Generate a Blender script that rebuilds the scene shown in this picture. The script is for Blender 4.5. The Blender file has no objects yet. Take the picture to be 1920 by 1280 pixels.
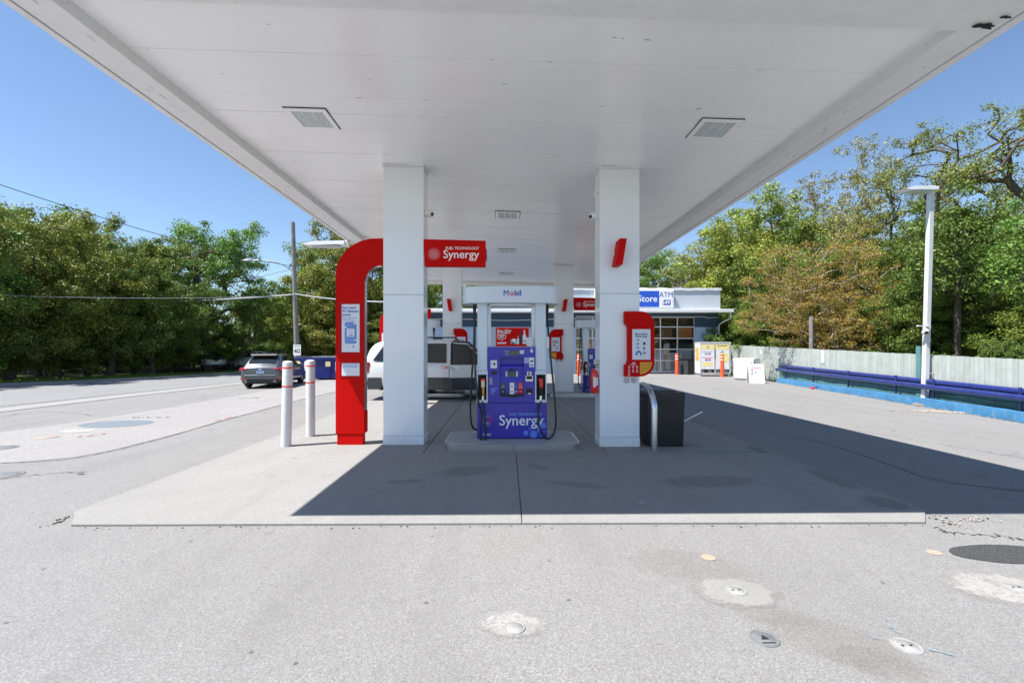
import bpy, math, random
import numpy as np
from mathutils import Vector, Matrix
R = math.radians
rnd = random.Random(7)
SC = bpy.context.scene
COL = SC.collection

# ------------------------------------------------------------------ camera
EYE = 1.55                      # eye height of the photographer
FPX = 853.0                     # focal length in photo pixels (16 mm on full frame)
YAW = R(1.07)
cam_data = bpy.data.cameras.new('camera')
cam_data.lens = 16.0; cam_data.sensor_width = 36.0
cam_data.shift_y = 16/1920.0
cam_data.clip_start = 0.05; cam_data.clip_end = 900
cam = bpy.data.objects.new('camera', cam_data)
cam.location = (0, 0, EYE); cam.rotation_euler = (R(90), 0, -YAW)
COL.objects.link(cam); SC.camera = cam

# ------------------------------------------------------------------ sky, sun, exposure
SUN_DIR = Vector((0.50, 0.19, -1.0)).normalized()      # the way light travels
el = math.asin(-SUN_DIR.z); az = math.atan2(-SUN_DIR.x, -SUN_DIR.y)
w = bpy.data.worlds.new('World'); SC.world = w; w.use_nodes = True
nt = w.node_tree; nt.nodes.clear()
sk = nt.nodes.new('ShaderNodeTexSky'); sk.sky_type = 'NISHITA'; sk.sun_disc = False
sk.sun_elevation = el; sk.sun_rotation = az
sk.air_density = 1.0; sk.dust_density = 0.15; sk.ozone_density = 3.6
bg = nt.nodes.new('ShaderNodeBackground'); bg.inputs[1].default_value = 0.092
wo = nt.nodes.new('ShaderNodeOutputWorld')
nt.links.new(sk.outputs[0], bg.inputs[0]); nt.links.new(bg.outputs[0], wo.inputs[0])
sl = bpy.data.lights.new('sun', 'SUN'); sl.energy = 5.0; sl.angle = R(0.5); sl.color = (1, 0.965, 0.91)
so = bpy.data.objects.new('sun', sl); so.rotation_euler = SUN_DIR.to_track_quat('-Z', 'Y').to_euler()
so.location = (-20, -8, 40); COL.objects.link(so)
SC.view_settings.view_transform = 'Standard'; SC.view_settings.look = 'None'
SC.view_settings.exposure = 0.99; SC.view_settings.gamma = 1.0
SC.render.engine = 'CYCLES'
SC.cycles.max_bounces = 9; SC.cycles.diffuse_bounces = 7; SC.cycles.glossy_bounces = 4
SC.cycles.transmission_bounces = 6; SC.cycles.transparent_max_bounces = 8
SC.cycles.use_denoising = True

# ------------------------------------------------------------------ helpers
def gp(px, py, z=0.0):
    """where the sight line through a photo pixel meets the level z"""
    t = (EYE - z)*FPX/(py - 656.0); xr = (px - 960.0)/FPX*t
    return Vector((t*math.sin(YAW) + xr*math.cos(YAW), t*math.cos(YAW) - xr*math.sin(YAW), z))
def vp(px, py, Y):
    u = (px - 960.0)/FPX
    dx = math.sin(YAW) + u*math.cos(YAW); dy = math.cos(YAW) - u*math.sin(YAW)
    t = Y/dy
    return Vector((dx*t, Y, EYE + (656.0 - py)/FPX*t))

def tag(o, label=None, cat=None, group=None, kind=None):
    if label: o['label'] = label
    if cat: o['category'] = cat
    if group: o['group'] = group
    if kind: o['kind'] = kind
    return o
def thing(name, label, cat, loc=(0, 0, 0), rz=0.0, group=None, rx=0.0, ry=0.0):
    o = bpy.data.objects.new(name, None); COL.objects.link(o)
    o.location = loc; o.rotation_euler = (rx, ry, rz); o.empty_display_size = 0.2
    return tag(o, label, cat, group)
def copy_tree(o, parent=None):
    c = o.copy(); COL.objects.link(c); c.parent = parent
    for ch in list(o.children): copy_tree(ch, c)
    return c
def place(o, loc, rz=0.0, label=None, group=None, scale=None):
    o.location = loc; o.rotation_euler = (0, 0, rz)
    if label: o['label'] = label
    if group: o['group'] = group
    if scale: o.scale = scale
    return o

def v3(p): return Vector(p)
class MB:
    """collects shapes with several materials and links them as one mesh object"""
    def __init__(s): s.v = []; s.f = []; s.m = []; s.mats = []; s.M = Matrix.Identity(4); s.sm = []
    def mi(s, m):
        if m not in s.mats: s.mats.append(m)
        return s.mats.index(m)
    def add(s, vs, fs, m, smooth=False):
        b = len(s.v); k = s.mi(m)
        s.v += [tuple(s.M @ Vector(p)) for p in vs]
        for f in fs: s.f.append([b+i for i in f]); s.m.append(k); s.sm.append(smooth)
        return s
    def box(s, x0, x1, y0, y1, z0, z1, m):
        vs = [(x0,y0,z0),(x1,y0,z0),(x1,y1,z0),(x0,y1,z0),(x0,y0,z1),(x1,y0,z1),(x1,y1,z1),(x0,y1,z1)]
        return s.add(vs, [(0,3,2,1),(4,5,6,7),(0,1,5,4),(1,2,6,5),(2,3,7,6),(3,0,4,7)], m)
    def prism(s, pts, a0, a1, m, axis='y', m2=None):
        """outline pts in the plane square to axis, from a0 to a1"""
        def P(p, a):
            return (p[0], a, p[1]) if axis == 'y' else ((a, p[0], p[1]) if axis == 'x' else (p[0], p[1], a))
        n = len(pts)
        vs = [P(p, a0) for p in pts] + [P(p, a1) for p in pts]
        ar = sum(pts[i][0]*pts[(i+1) % n][1] - pts[(i+1) % n][0]*pts[i][1] for i in range(n))
        fl = (ar > 0) != (axis == 'y')
        fa = list(range(n)); fb = [n+i for i in range(n)]
        sides = [(i, (i+1) % n, n+(i+1) % n, n+i) for i in range(n)]
        if fl:
            s.add(vs, [fa[::-1], fb], m); s.add(vs, sides, m2 or m)
        else:
            s.add(vs, [fa, fb[::-1]], m); s.add(vs, [q[::-1] for q in sides], m2 or m)
        return s
    def tube(s, pts, r, m, n=10, caps=True, smooth=True):
        pts = [Vector(p) for p in pts]
        rs = r if isinstance(r, (list, tuple)) else [r]*len(pts)
        up = None; rings = []
        for i, p in enumerate(pts):
            d = (pts[min(i+1, len(pts)-1)] - pts[max(i-1, 0)]).normalized()
            if up is None:
                up = Vector((0, 0, 1)) if abs(d.z) < 0.9 else Vector((1, 0, 0))
            a = (up - d*up.dot(d))
            if a.length < 1e-5: a = d.orthogonal()
            a.normalize(); b = d.cross(a); up = a
            rings.append([p + (a*math.cos(2*math.pi*k/n) + b*math.sin(2*math.pi*k/n))*rs[i] for k in range(n)])
        vs = [q for ring in rings for q in ring]; fs = []
        for i in range(len(pts)-1):
            for k in range(n):
                k2 = (k+1) % n
                fs.append((i*n+k, i*n+k2, (i+1)*n+k2, (i+1)*n+k))
        s.add(vs, fs, m, smooth)
        if caps:
            s.add(rings[0], [tuple(range(n))[::-1]], m); s.add(rings[-1], [tuple(range(n))], m)
        return s
    def cyl(s, p, r, h, m, n=20, axis='z', r2=None):
        p = Vector(p); d = {'x': Vector((h,0,0)), 'y': Vector((0,h,0)), 'z': Vector((0,0,h))}[axis]
        return s.tube([p, p+d], [r, r if r2 is None else r2], m, n)
    def lathe(s, prof, m, n=20, c=(0,0,0)):
        vs = []; fs = []
        for (r, z) in prof:
            for k in range(n):
                a = 2*math.pi*k/n; vs.append((c[0]+r*math.cos(a), c[1]+r*math.sin(a), c[2]+z))
        for i in range(len(prof)-1):
            for k in range(n):
                k2 = (k+1) % n; fs.append((i*n+k, i*n+k2, (i+1)*n+k2, (i+1)*n+k))
        s.add(vs, fs, m, True)
        return s
    def sphere(s, c, r, m, n=14, sc=(1,1,1)):
        prof = []
        vs = []; fs = []; h = n//2
        for i in range(h+1):
            t = math.pi*i/h
            for k in range(n):
                a = 2*math.pi*k/n
                vs.append((c[0]+r*sc[0]*math.sin(t)*math.cos(a), c[1]+r*sc[1]*math.sin(t)*math.sin(a), c[2]-r*sc[2]*math.cos(t)))
        for i in range(h):
            for k in range(n):
                k2 = (k+1) % n; fs.append((i*n+k, i*n+k2, (i+1)*n+k2, (i+1)*n+k))
        return s.add(vs, fs, m, True)
    def disc(s, cx, cz, r, y, m, n=20, r2=None):
        """disc (or ring) facing -y, 1.5 mm thick"""
        if r2 is None:
            return s.prism([(cx+r*math.cos(2*math.pi*k/n), cz+r*math.sin(2*math.pi*k/n)) for k in range(n)], y, y+.0015, m)
        vs = []
        for q in (r, r2):
            vs += [(cx+q*math.cos(2*math.pi*k/n), y, cz+q*math.sin(2*math.pi*k/n)) for k in range(n)]
        return s.add(vs, [(k, (k+1) % n, n+(k+1) % n, n+k)[::1] for k in range(n)], m)
    def text(s, body, size, x, z, y, m, align='CENTER', bold=0.0, sx=1.0, space=1.0):
        cu = bpy.data.curves.new('lettering', 'FONT'); cu.body = body; cu.size = size
        cu.align_x = align; cu.align_y = 'CENTER'; cu.extrude = 0.0012
        cu.resolution_u = 3; cu.space_character = space
        ob = bpy.data.objects.new('lettering', cu); COL.objects.link(ob)
        me = bpy.data.meshes.new_from_object(ob)
        V0 = [(p.co.x*sx, p.co.z, p.co.y) for p in me.vertices]; F0 = [tuple(p.vertices) for p in me.polygons]; vs = []; fs = []
        q = bold*size*.8       # bold strokes: the same letters laid beside each other, each a hair in front of the last
        for k, (ax, az) in enumerate(((0, 0), (-q, 0), (q, 0), (0, q), (0, -q)) if q else ((0, 0),)):
            fs += [tuple(i+len(vs) for i in f) for f in F0]; vs += [(x+u+ax, y-v-.00025*k, z+w_+az) for u, v, w_ in V0]
        bpy.data.objects.remove(ob); bpy.data.curves.remove(cu); bpy.data.meshes.remove(me)
        return s.add(vs, fs, m)
    def build(s, name, parent=None, bevel=0.0, seg=2, sub=0, label=None, loc=None, smooth=None):
        me = bpy.data.meshes.new(name); me.from_pydata(s.v, [], s.f)
        for m in s.mats: me.materials.append(m)
        me.polygons.foreach_set('material_index', s.m)
        me.polygons.foreach_set('use_smooth', s.sm if smooth is None else [smooth]*len(s.f))
        me.update()
        o = bpy.data.objects.new(name, me); COL.objects.link(o)
        if parent: o.parent = parent
        if loc: o.location = loc
        if bevel:
            b = o.modifiers.new('bevel', 'BEVEL'); b.width = bevel; b.segments = seg; b.limit_method = 'ANGLE'; b.angle_limit = R(40)
        if sub:
            q = o.modifiers.new('sub', 'SUBSURF'); q.levels = sub; q.render_levels = sub
        if label: o['label'] = label
        return o
def rrect(x0, x1, z0, z1, r, n=5):
    pts = []
    for (cx, cz, a0) in ((x1-r, z1-r, 0), (x0+r, z1-r, 90), (x0+r, z0+r, 180), (x1-r, z0+r, 270)):
        for k in range(n+1):
            a = R(a0 + 90*k/n); pts.append((cx+r*math.cos(a), cz+r*math.sin(a)))
    return pts
def arc(cx, cz, rx, rz, a0, a1, n=12):
    return [(cx+rx*math.cos(R(a0+(a1-a0)*k/n)), cz+rz*math.sin(R(a0+(a1-a0)*k/n))) for k in range(n+1)]
def catmull(pts, n=8):
    P = [Vector(p) for p in pts]; P = [P[0]*2-P[1]] + P + [P[-1]*2-P[-2]]; out = []
    for i in range(1, len(P)-2):
        for k in range(n):
            t = k/n
            out.append(0.5*((2*P[i]) + (P[i+1]-P[i-1])*t + (2*P[i-1]-5*P[i]+4*P[i+1]-P[i+2])*t*t + (3*P[i]-P[i-1]-3*P[i+1]+P[i+2])*t**3))
    out.append(P[-2]); return out

# ------------------------------------------------------------------ materials
def newmat(name):
    m = bpy.data.materials.new(name); m.use_nodes = True
    nt = m.node_tree; b = nt.nodes['Principled BSDF']
    return m, nt, b
def N(nt, t, **kw):
    n = nt.nodes.new(t)
    for k, v in kw.items():
        if k.startswith('i_'): n.inputs[k[2:].replace('_', ' ')].default_value = v
        else: setattr(n, k, v)
    return n
def mixc(nt, fac, a, b, blend='MIX'):
    n = nt.nodes.new('ShaderNodeMix'); n.data_type = 'RGBA'; n.blend_type = blend
    for sock, val in ((n.inputs[0], fac), (n.inputs[6], a), (n.inputs[7], b)):
        if isinstance(val, bpy.types.NodeSocket): nt.links.new(val, sock)
        elif isinstance(val, (int, float)): sock.default_value = val
        else: sock.default_value = (*val, 1) if len(val) == 3 else val
    return n.outputs[2]
def ramp(nt, src, stops):
    r = nt.nodes.new('ShaderNodeValToRGB'); nt.links.new(src, r.inputs[0])
    e = r.color_ramp.elements
    while len(e) < len(stops): e.new(0.5)
    for q, (p, c) in zip(e, stops):
        q.position = p; q.color = (*c, 1) if isinstance(c, tuple) else (c, c, c, 1)
    return r.outputs[0]
def noise(nt, co, scale, detail=4, rough=0.55, dist=0.0):
    n = N(nt, 'ShaderNodeTexNoise'); n.inputs['Scale'].default_value = scale
    n.inputs['Detail'].default_value = detail; n.inputs['Roughness'].default_value = rough
    n.inputs['Distortion'].default_value = dist
    nt.links.new(co, n.inputs['Vector']); return n.outputs['Fac']
def coords(nt): return nt.nodes.new('ShaderNodeTexCoord').outputs['Object']
def bump(nt, b, h, strength, dist=0.01):
    n = N(nt, 'ShaderNodeBump'); n.inputs['Strength'].default_value = strength; n.inputs['Distance'].default_value = dist
    nt.links.new(h, n.inputs['Height']); nt.links.new(n.outputs[0], b.inputs['Normal'])
def mat(name, col, rough=0.5, metal=0.0, var=0.06, scale=4.0, bmp=0.0, bscale=60.0, coat=0.0, dirt=0.0, dcol=(0.12, 0.11, 0.10), spec=0.5):
    m, nt, b = newmat(name); co = coords(nt)
    n1 = noise(nt, co, scale, 5, 0.6)
    a = tuple(max(0, c*(1-var)) for c in col); c2 = tuple(min(1, c*(1+var)) for c in col)
    out = mixc(nt, ramp(nt, n1, [(0.3, 0.0), (0.7, 1.0)]), a, c2)
    if dirt:
        n2 = noise(nt, co, scale*2.3, 8, 0.7)
        out = mixc(nt, ramp(nt, n2, [(0.52, 0.0), (0.72, dirt)]), out, dcol)
    nt.links.new(out, b.inputs['Base Color'])
    b.inputs['Metallic'].default_value = metal
    b.inputs['Specular IOR Level'].default_value = spec
    r = N(nt, 'ShaderNodeMapRange'); r.inputs['To Min'].default_value = max(0.03, rough-0.07); r.inputs['To Max'].default_value = min(1, rough+0.08)
    if metal > .3: b.inputs['Roughness'].default_value = rough
    else: nt.links.new(noise(nt, co, scale*3, 3), r.inputs['Value']); nt.links.new(r.outputs[0], b.inputs['Roughness'])
    if coat: b.inputs['Coat Weight'].default_value = coat; b.inputs['Coat Roughness'].default_value = 0.06
    if bmp: bump(nt, b, noise(nt, co, bscale, 3), bmp, 0.004)
    return m
def glass_dark(name, col=(0.012, 0.015, 0.018), rough=0.04):
    m, nt, b = newmat(name); b.inputs['Base Color'].default_value = (*col, 1)
    b.inputs['Roughness'].default_value = rough; b.inputs['Specular IOR Level'].default_value = 0.7
    return m
def glass_clear(name, tint=(0.75, 0.82, 0.85), mixf=0.12):
    m, nt, b = newmat(name)
    tr = N(nt, 'ShaderNodeBsdfTransparent'); tr.inputs[0].default_value = (*tint, 1)
    gl = N(nt, 'ShaderNodeBsdfGlossy'); gl.inputs['Roughness'].default_value = 0.02
    fr = N(nt, 'ShaderNodeFresnel'); fr.inputs[0].default_value = 1.5
    ad = N(nt, 'ShaderNodeMath', operation='ADD'); ad.inputs[1].default_value = mixf*0.4
    nt.links.new(fr.outputs[0], ad.inputs[0])
    mx = N(nt, 'ShaderNodeMixShader'); nt.links.new(ad.outputs[0], mx.inputs[0])
    nt.links.new(tr.outputs[0], mx.inputs[1]); nt.links.new(gl.outputs[0], mx.inputs[2])
    nt.links.new(mx.outputs[0], nt.nodes['Material Output'].inputs[0])
    return m

def ground_mat(name, base, dark, light, speck=1.0, patch=0.12, bmp=0.5, warm=(0.30, 0.25, 0.2), crack=0.6, agg=85.0, stain=0.5, fade=False):
    m, nt, b = newmat(name); co = coords(nt)
    if fade: oc = co; co = nt.nodes.new('ShaderNodeNewGeometry').outputs['Position']
    v = N(nt, 'ShaderNodeTexVoronoi'); v.inputs['Scale'].default_value = agg; nt.links.new(co, v.inputs['Vector'])
    sep = N(nt, 'ShaderNodeSeparateColor'); nt.links.new(v.outputs['Color'], sep.inputs[0])
    fine = ramp(nt, sep.outputs[0], [(0.0, dark), (0.35, base), (0.7, base), (1.0, light)])
    col = mixc(nt, speck, base, fine)
    f2 = noise(nt, co, agg*1.9, 2, 0.7)
    col = mixc(nt, ramp(nt, f2, [(0.60, 0.0), (0.72, 0.55*speck)]), col, tuple(c*0.35 for c in base))
    # tyre-worn streaks running along the lot
    mp = N(nt, 'ShaderNodeMapping'); mp.inputs['Scale'].default_value = (1.1, .10, 1); mp.inputs['Rotation'].default_value = (0, 0, .12); nt.links.new(co, mp.inputs[0])
    col = mixc(nt, ramp(nt, noise(nt, mp.outputs[0], 1.6, 5, .6, .3), [(0.50, 0.0), (0.68, patch*1.9)]), col, tuple(c*0.66 for c in base))
    # broad wear
    big = noise(nt, co, 0.55, 6, 0.6, 0.4)
    col = mixc(nt, ramp(nt, big, [(0.35, 0.0), (0.65, 1.0)]), mixc(nt, patch*2, col, tuple(c*0.72 for c in base)), col)
    mid = noise(nt, co, 3.1, 6, 0.65)
    col = mixc(nt, ramp(nt, mid, [(0.56, 0.0), (0.75, patch*2.4)]), col, tuple(c*0.62 for c in base))
    # tan and oil stains
    st = noise(nt, co, 0.33, 5, 0.55, 0.8)
    col = mixc(nt, ramp(nt, st, [(0.56, 0.0), (0.70, stain*0.45)]), col, warm)
    sp = noise(nt, co, 2.2, 3, 0.5, 0.2)
    col = mixc(nt, ramp(nt, sp, [(0.69, 0.0), (0.74, stain*0.55)]), col, tuple(c*0.4 for c in base))
    # small black spots
    v2 = N(nt, 'ShaderNodeTexVoronoi'); v2.inputs['Scale'].default_value = 3.3; nt.links.new(co, v2.inputs['Vector'])
    col = mixc(nt, ramp(nt, v2.outputs['Distance'], [(0.03, 0.8), (0.055, 0.0)]), col, tuple(c*0.25 for c in base))
    # cracks
    if crack:
        dn = N(nt, 'ShaderNodeTexNoise'); dn.inputs['Scale'].default_value = 1.2; dn.inputs['Detail'].default_value = 6; nt.links.new(co, dn.inputs['Vector'])
        va = N(nt, 'ShaderNodeVectorMath', operation='SCALE'); va.inputs['Scale'].default_value = 1.3; nt.links.new(dn.outputs['Color'], va.inputs[0])
        vb = N(nt, 'ShaderNodeVectorMath', operation='ADD'); nt.links.new(va.outputs[0], vb.inputs[0]); nt.links.new(co, vb.inputs[1])
        v3_ = N(nt, 'ShaderNodeTexVoronoi', feature='DISTANCE_TO_EDGE'); v3_.inputs['Scale'].default_value = 0.28; nt.links.new(vb.outputs[0], v3_.inputs['Vector'])
        line = ramp(nt, v3_.outputs['Distance'], [(0.0, 1.0), (0.0022, 0.0)])
        msk = ramp(nt, noise(nt, co, 0.45, 2), [(0.5, 0.0), (0.6, crack)])
        mm = N(nt, 'ShaderNodeMath', operation='MULTIPLY'); nt.links.new(line, mm.inputs[0]); nt.links.new(msk, mm.inputs[1])
        col = mixc(nt, mm.outputs[0], col, tuple(c*0.25 for c in base))
    nt.links.new(col, b.inputs['Base Color'])
    b.inputs['Roughness'].default_value = 0.82; b.inputs['Specular IOR Level'].default_value = 0.35
    hh = N(nt, 'ShaderNodeMath', operation='ADD'); nt.links.new(sep.outputs[0], hh.inputs[0]); nt.links.new(f2, hh.inputs[1])
    bump(nt, b, hh.outputs[0], bmp, 0.006)
    if fade:
        ln = N(nt, 'ShaderNodeVectorMath', operation='LENGTH'); nt.links.new(oc, ln.inputs[0])
        nz = noise(nt, co, 9.0, 6, 0.7); ad = N(nt, 'ShaderNodeMath', operation='MULTIPLY_ADD'); ad.inputs[1].default_value = 0.75
        nt.links.new(nz, ad.inputs[0]); nt.links.new(ln.outputs['Value'], ad.inputs[2])
        fc = ramp(nt, ad.outputs[0], [(0.98, 1.0), (1.0, 0.0)]) if False else None
        mr = N(nt, 'ShaderNodeMapRange'); mr.inputs['From Min'].default_value = 0.95; mr.inputs['From Max'].default_value = 1.22; mr.inputs['To Min'].default_value = fade; mr.inputs['To Max'].default_value = 0.0
        nt.links.new(ad.outputs[0], mr.inputs[0])
        tr = N(nt, 'ShaderNodeBsdfTransparent'); mx = N(nt, 'ShaderNodeMixShader'); nt.links.new(mr.outputs[0], mx.inputs[0])
        nt.links.new(tr.outputs[0], mx.inputs[1]); nt.links.new(b.outputs[0], mx.inputs[2]); nt.links.new(mx.outputs[0], nt.nodes['Material Output'].inputs[0])
    return m

M = {}
M['asphalt'] = ground_mat('asphalt', (0.222, 0.217, 0.212), (0.145, 0.142, 0.140), (0.33, 0.325, 0.32), 1.0, 0.13, 0.35, (0.215, 0.185, 0.160), agg=165, crack=.8)
M['road'] = ground_mat('road asphalt', (0.215, 0.215, 0.22), (0.12, 0.12, 0.12), (0.40, 0.40, 0.40), 0.7, 0.08, 0.3, (0.27, 0.23, 0.2), crack=0.4)
M['concrete'] = ground_mat('forecourt concrete', (0.262, 0.256, 0.247), (0.21, 0.205, 0.20), (0.34, 0.335, 0.325), 0.45, 0.14, 0.2, (0.30, 0.26, 0.21), crack=0.0, agg=60, stain=0.8)
M['apron'] = ground_mat('apron concrete', (0.265, 0.255, 0.248), (0.2, 0.2, 0.2), (0.42, 0.41, 0.40), 0.6, 0.10, 0.25, (0.36, 0.28, 0.23), crack=0.8, agg=60)
M['walk'] = ground_mat('sidewalk concrete', (0.27, 0.262, 0.255), (0.3, 0.29, 0.28), (0.45, 0.44, 0.42), 0.4, 0.08, 0.2, (0.36, 0.32, 0.27), crack=0.2, agg=60)
M['darkpatch'] = ground_mat('fresh asphalt', (0.075, 0.075, 0.08), (0.03, 0.03, 0.03), (0.30, 0.30, 0.30), 1.0, 0.05, 0.9, (0.08, 0.07, 0.06), crack=0.0, agg=70)
M['soil'] = ground_mat('grass and soil', (0.085, 0.10, 0.04), (0.04, 0.05, 0.02), (0.13, 0.16, 0.05), 1.0, 0.2, 0.8, (0.10, 0.075, 0.045), crack=0.0, agg=12)

def ceiling_mat(name, col, rough):
    m, nt, b = newmat(name); co = coords(nt)
    n1 = noise(nt, co, 1.2, 5, 0.6)
    c = mixc(nt, ramp(nt, n1, [(0.3, 0.0), (0.7, 1.0)]), tuple(q*0.955 for q in col), col)
    # small scuffs and chips, stretched along the panels
    mp = N(nt, 'ShaderNodeMapping'); mp.inputs['Scale'].default_value = (3.0, 9.0, 9.0); nt.links.new(co, mp.inputs[0])
    n2 = noise(nt, mp.outputs[0], 2.0, 7, 0.7)
    c = mixc(nt, ramp(nt, n2, [(0.715, 0.0), (0.74, 0.7)]), c, (0.35, 0.34, 0.33))
    nt.links.new(c, b.inputs['Base Color']); b.inputs['Roughness'].default_value = rough
    mp2 = N(nt, 'ShaderNodeMapping'); mp2.inputs['Scale'].default_value = (0.5, 1.6, 1.0); nt.links.new(co, mp2.inputs[0])
    bump(nt, b, noise(nt, mp2.outputs[0], 1.6, 2), 0.25, 0.03)
    return m
M['ceiling'] = ceiling_mat('white ceiling panel', (0.95, 0.95, 0.95), 0.22)
M['pillar'] = mat('white pillar cladding', (0.82, 0.85, 0.89), 0.16, 0.0, 0.02, 1.5, bmp=0.03, bscale=2.5, coat=0.3)
M['pillarbase'] = mat('grimy white pillar base', (0.76, 0.78, 0.80), 0.35, 0.0, 0.04, 5, dirt=.4, dcol=(.35, .33, .31))
M['white'] = mat('white paint', (0.80, 0.80, 0.80), 0.4, var=0.03, dirt=0.10)
M['trim'] = mat('white trim', (0.78, 0.79, 0.80), 0.35, var=0.04, dirt=0.25, dcol=(0.4, 0.38, 0.36), scale=2)
M['gap'] = mat('dark joint', (0.012, 0.012, 0.014), 0.8, var=0.2)
M['red'] = mat('red sign enamel', (0.56, 0.003, 0.002), 0.55, var=0.06, scale=2, spec=.10)
M['redline'] = mat('dark red edge', (0.34, 0.006, 0.006), 0.4)
M['stripe'] = mat('red reflective stripe', (0.70, 0.035, 0.02), 0.4)
M['blue'] = mat('blue enamel', (0.040, 0.029, 0.40), 0.30, var=0.05, coat=0.2, scale=2)
M['blue2'] = mat('deep blue enamel', (0.03, 0.024, 0.30), 0.35, var=0.05)
M['blue3'] = mat('light blue graphic', (0.10, 0.22, 0.80), 0.35)
M['sky3'] = mat('sky blue lettering', (0.18, 0.42, 0.85), 0.4, var=0.02)
M['letter'] = mat('white lettering', (0.86, 0.86, 0.86), 0.4, var=0.02)
M['letterblue'] = mat('blue lettering', (0.03, 0.07, 0.42), 0.4, var=0.02)
M['lettergrey'] = mat('grey lettering', (0.32, 0.36, 0.42), 0.5, var=0.02)
M['letterblack'] = mat('black lettering', (0.02, 0.02, 0.025), 0.5, var=0.05)
M['letterred'] = mat('red lettering', (0.70, 0.02, 0.015), 0.4, var=0.02)
M['poster'] = mat('poster paper', (0.72, 0.74, 0.80), 0.45, var=0.02)
M['paper'] = mat('white paper label', (0.78, 0.79, 0.80), 0.6, var=0.03)
M['yellow'] = mat('amber panel', (0.80, 0.36, 0.02), 0.5, var=0.08, scale=20)
M['black'] = mat('black plastic', (0.010, 0.010, 0.011), 0.5, var=0.2, bmp=0.05)
M['rubber'] = mat('black rubber', (0.013, 0.013, 0.014), 0.45, var=0.2)
M['bin'] = mat('black bin plastic', (0.008, 0.009, 0.012), 0.36, var=0.2, bmp=0.15, bscale=120)
M['steel'] = mat('brushed steel', (0.62, 0.64, 0.67), 0.27, 1.0, 0.0)
M['galv'] = mat('galvanised steel', (0.42, 0.43, 0.44), 0.45, 0.7, 0.15, 8)
M['chrome'] = mat('chrome', (0.8, 0.8, 0.8), 0.1, 1.0, 0.02)
M['pumpwhite'] = mat('pump white panel', (0.68, 0.73, 0.80), 0.3, var=0.03, coat=0.2)
M['green'] = mat('dark green grade label', (0.03, 0.07, 0.08), 0.4)
M['lcd'] = mat('display glass', (0.07, 0.10, 0.11), 0.1, var=0.1)
M['cream'] = mat('cream nozzle cover', (0.78, 0.62, 0.38), 0.4)
M['amber'] = mat('yellow nozzle lever', (0.75, 0.28, 0.02), 0.4)
M['redplastic'] = mat('red nozzle plastic', (0.75, 0.02, 0.015), 0.3, coat=0.4)
M['island'] = mat('island concrete', (0.33, 0.34, 0.35), 0.7, var=0.12, dirt=0.3, bmp=0.2)
M['bollard'] = mat('white bollard sleeve', (0.62, 0.615, 0.61), 0.45, var=0.05, dirt=0.25, dcol=(0.3, 0.27, 0.25), scale=3)
M['orange'] = mat('orange bollard sleeve', (0.80, 0.10, 0.03), 0.45, var=0.08)
M['silver'] = mat('silver car paint', (0.70, 0.71, 0.72), 0.3, 0.25, 0.02, coat=0.6)
M['lowclad'] = mat('dark grey car paint', (0.035, 0.037, 0.042), 0.35, 0.2, 0.05, coat=0.4)
M['greycar'] = mat('graphite car paint', (0.10, 0.11, 0.125), 0.24, 0.6, 0.03, coat=0.8)
M['whitecar'] = mat('white car paint', (0.72, 0.73, 0.74), 0.25, 0.0, 0.02, coat=0.7)
M['bluecar'] = mat('pale blue car paint', (0.30, 0.36, 0.42), 0.25, 0.4, 0.02, coat=0.7)
M['cglass'] = glass_dark('tinted car glass')
M['clearglass'] = glass_clear('clear glass', (.9, .94, .95), .05)
M['lamp_red'] = mat('red tail lamp', (0.32, 0.010, 0.008), 0.12, coat=1.0)
M['lamp_clear'] = mat('clear lamp lens', (0.70, 0.72, 0.72), 0.1, coat=1.0)
M['lens'] = mat('lamp lens', (0.50, 0.56, 0.56), 0.2, var=0.45, scale=60, bmp=0.6, bscale=90)
M['tyre'] = mat('tyre rubber', (0.02, 0.02, 0.02), 0.75, var=0.2)
M['plate'] = mat('licence plate', (0.30, 0.38, 0.62), 0.4)
M['dumpster'] = mat('navy dumpster steel', (0.012, 0.02, 0.16), 0.4, var=0.15, dirt=0.25, dcol=(0.08, 0.06, 0.06))
M['wood'] = mat('weathered wood', (0.17, 0.13, 0.10), 0.85, var=0.25, scale=3, bmp=0.4, bscale=25)
M['pole'] = mat('grey utility pole', (0.22, 0.21, 0.19), 0.85, var=0.2, scale=4, bmp=0.4, bscale=30)
M['wire'] = mat('cable', (0.03, 0.03, 0.035), 0.6)
M['wirelight'] = mat('bright cable', (0.35, 0.36, 0.38), 0.5)
M['fencegreen'] = mat('pale green fence paint', (0.40, 0.44, 0.405), 0.75, var=0.12, scale=3, dirt=0.28, dcol=(0.28, 0.30, 0.26), bmp=0.3, bscale=12)
M['fence2'] = mat('pale green fence paint, greyer', (0.385, 0.42, 0.39), 0.75, var=0.12, scale=4, dirt=0.35, dcol=(0.24, 0.25, 0.22), bmp=0.3, bscale=12)
M['fence3'] = mat('pale green fence paint, fresher', (0.43, 0.48, 0.44), 0.7, var=0.08, scale=3, dirt=0.15, dcol=(0.28, 0.30, 0.26), bmp=0.3, bscale=12)
M['kerbblue'] = mat('bright blue curb paint', (0.055, 0.225, 0.44), 0.6, var=0.2, scale=3, dirt=0.6, dcol=(0.28, 0.30, 0.30), bmp=0.3, bscale=20)
M['pipeblue'] = mat('navy pipe paint', (0.016, 0.026, 0.155), 0.28, var=0.12, scale=4, dirt=0.12, dcol=(0.2, 0.2, 0.22), coat=0.3)
M['teal'] = mat('teal wall paint', (0.10, 0.24, 0.24), 0.7, var=0.15, scale=3, dirt=0.2, dcol=(0.08, 0.1, 0.08))
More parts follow.
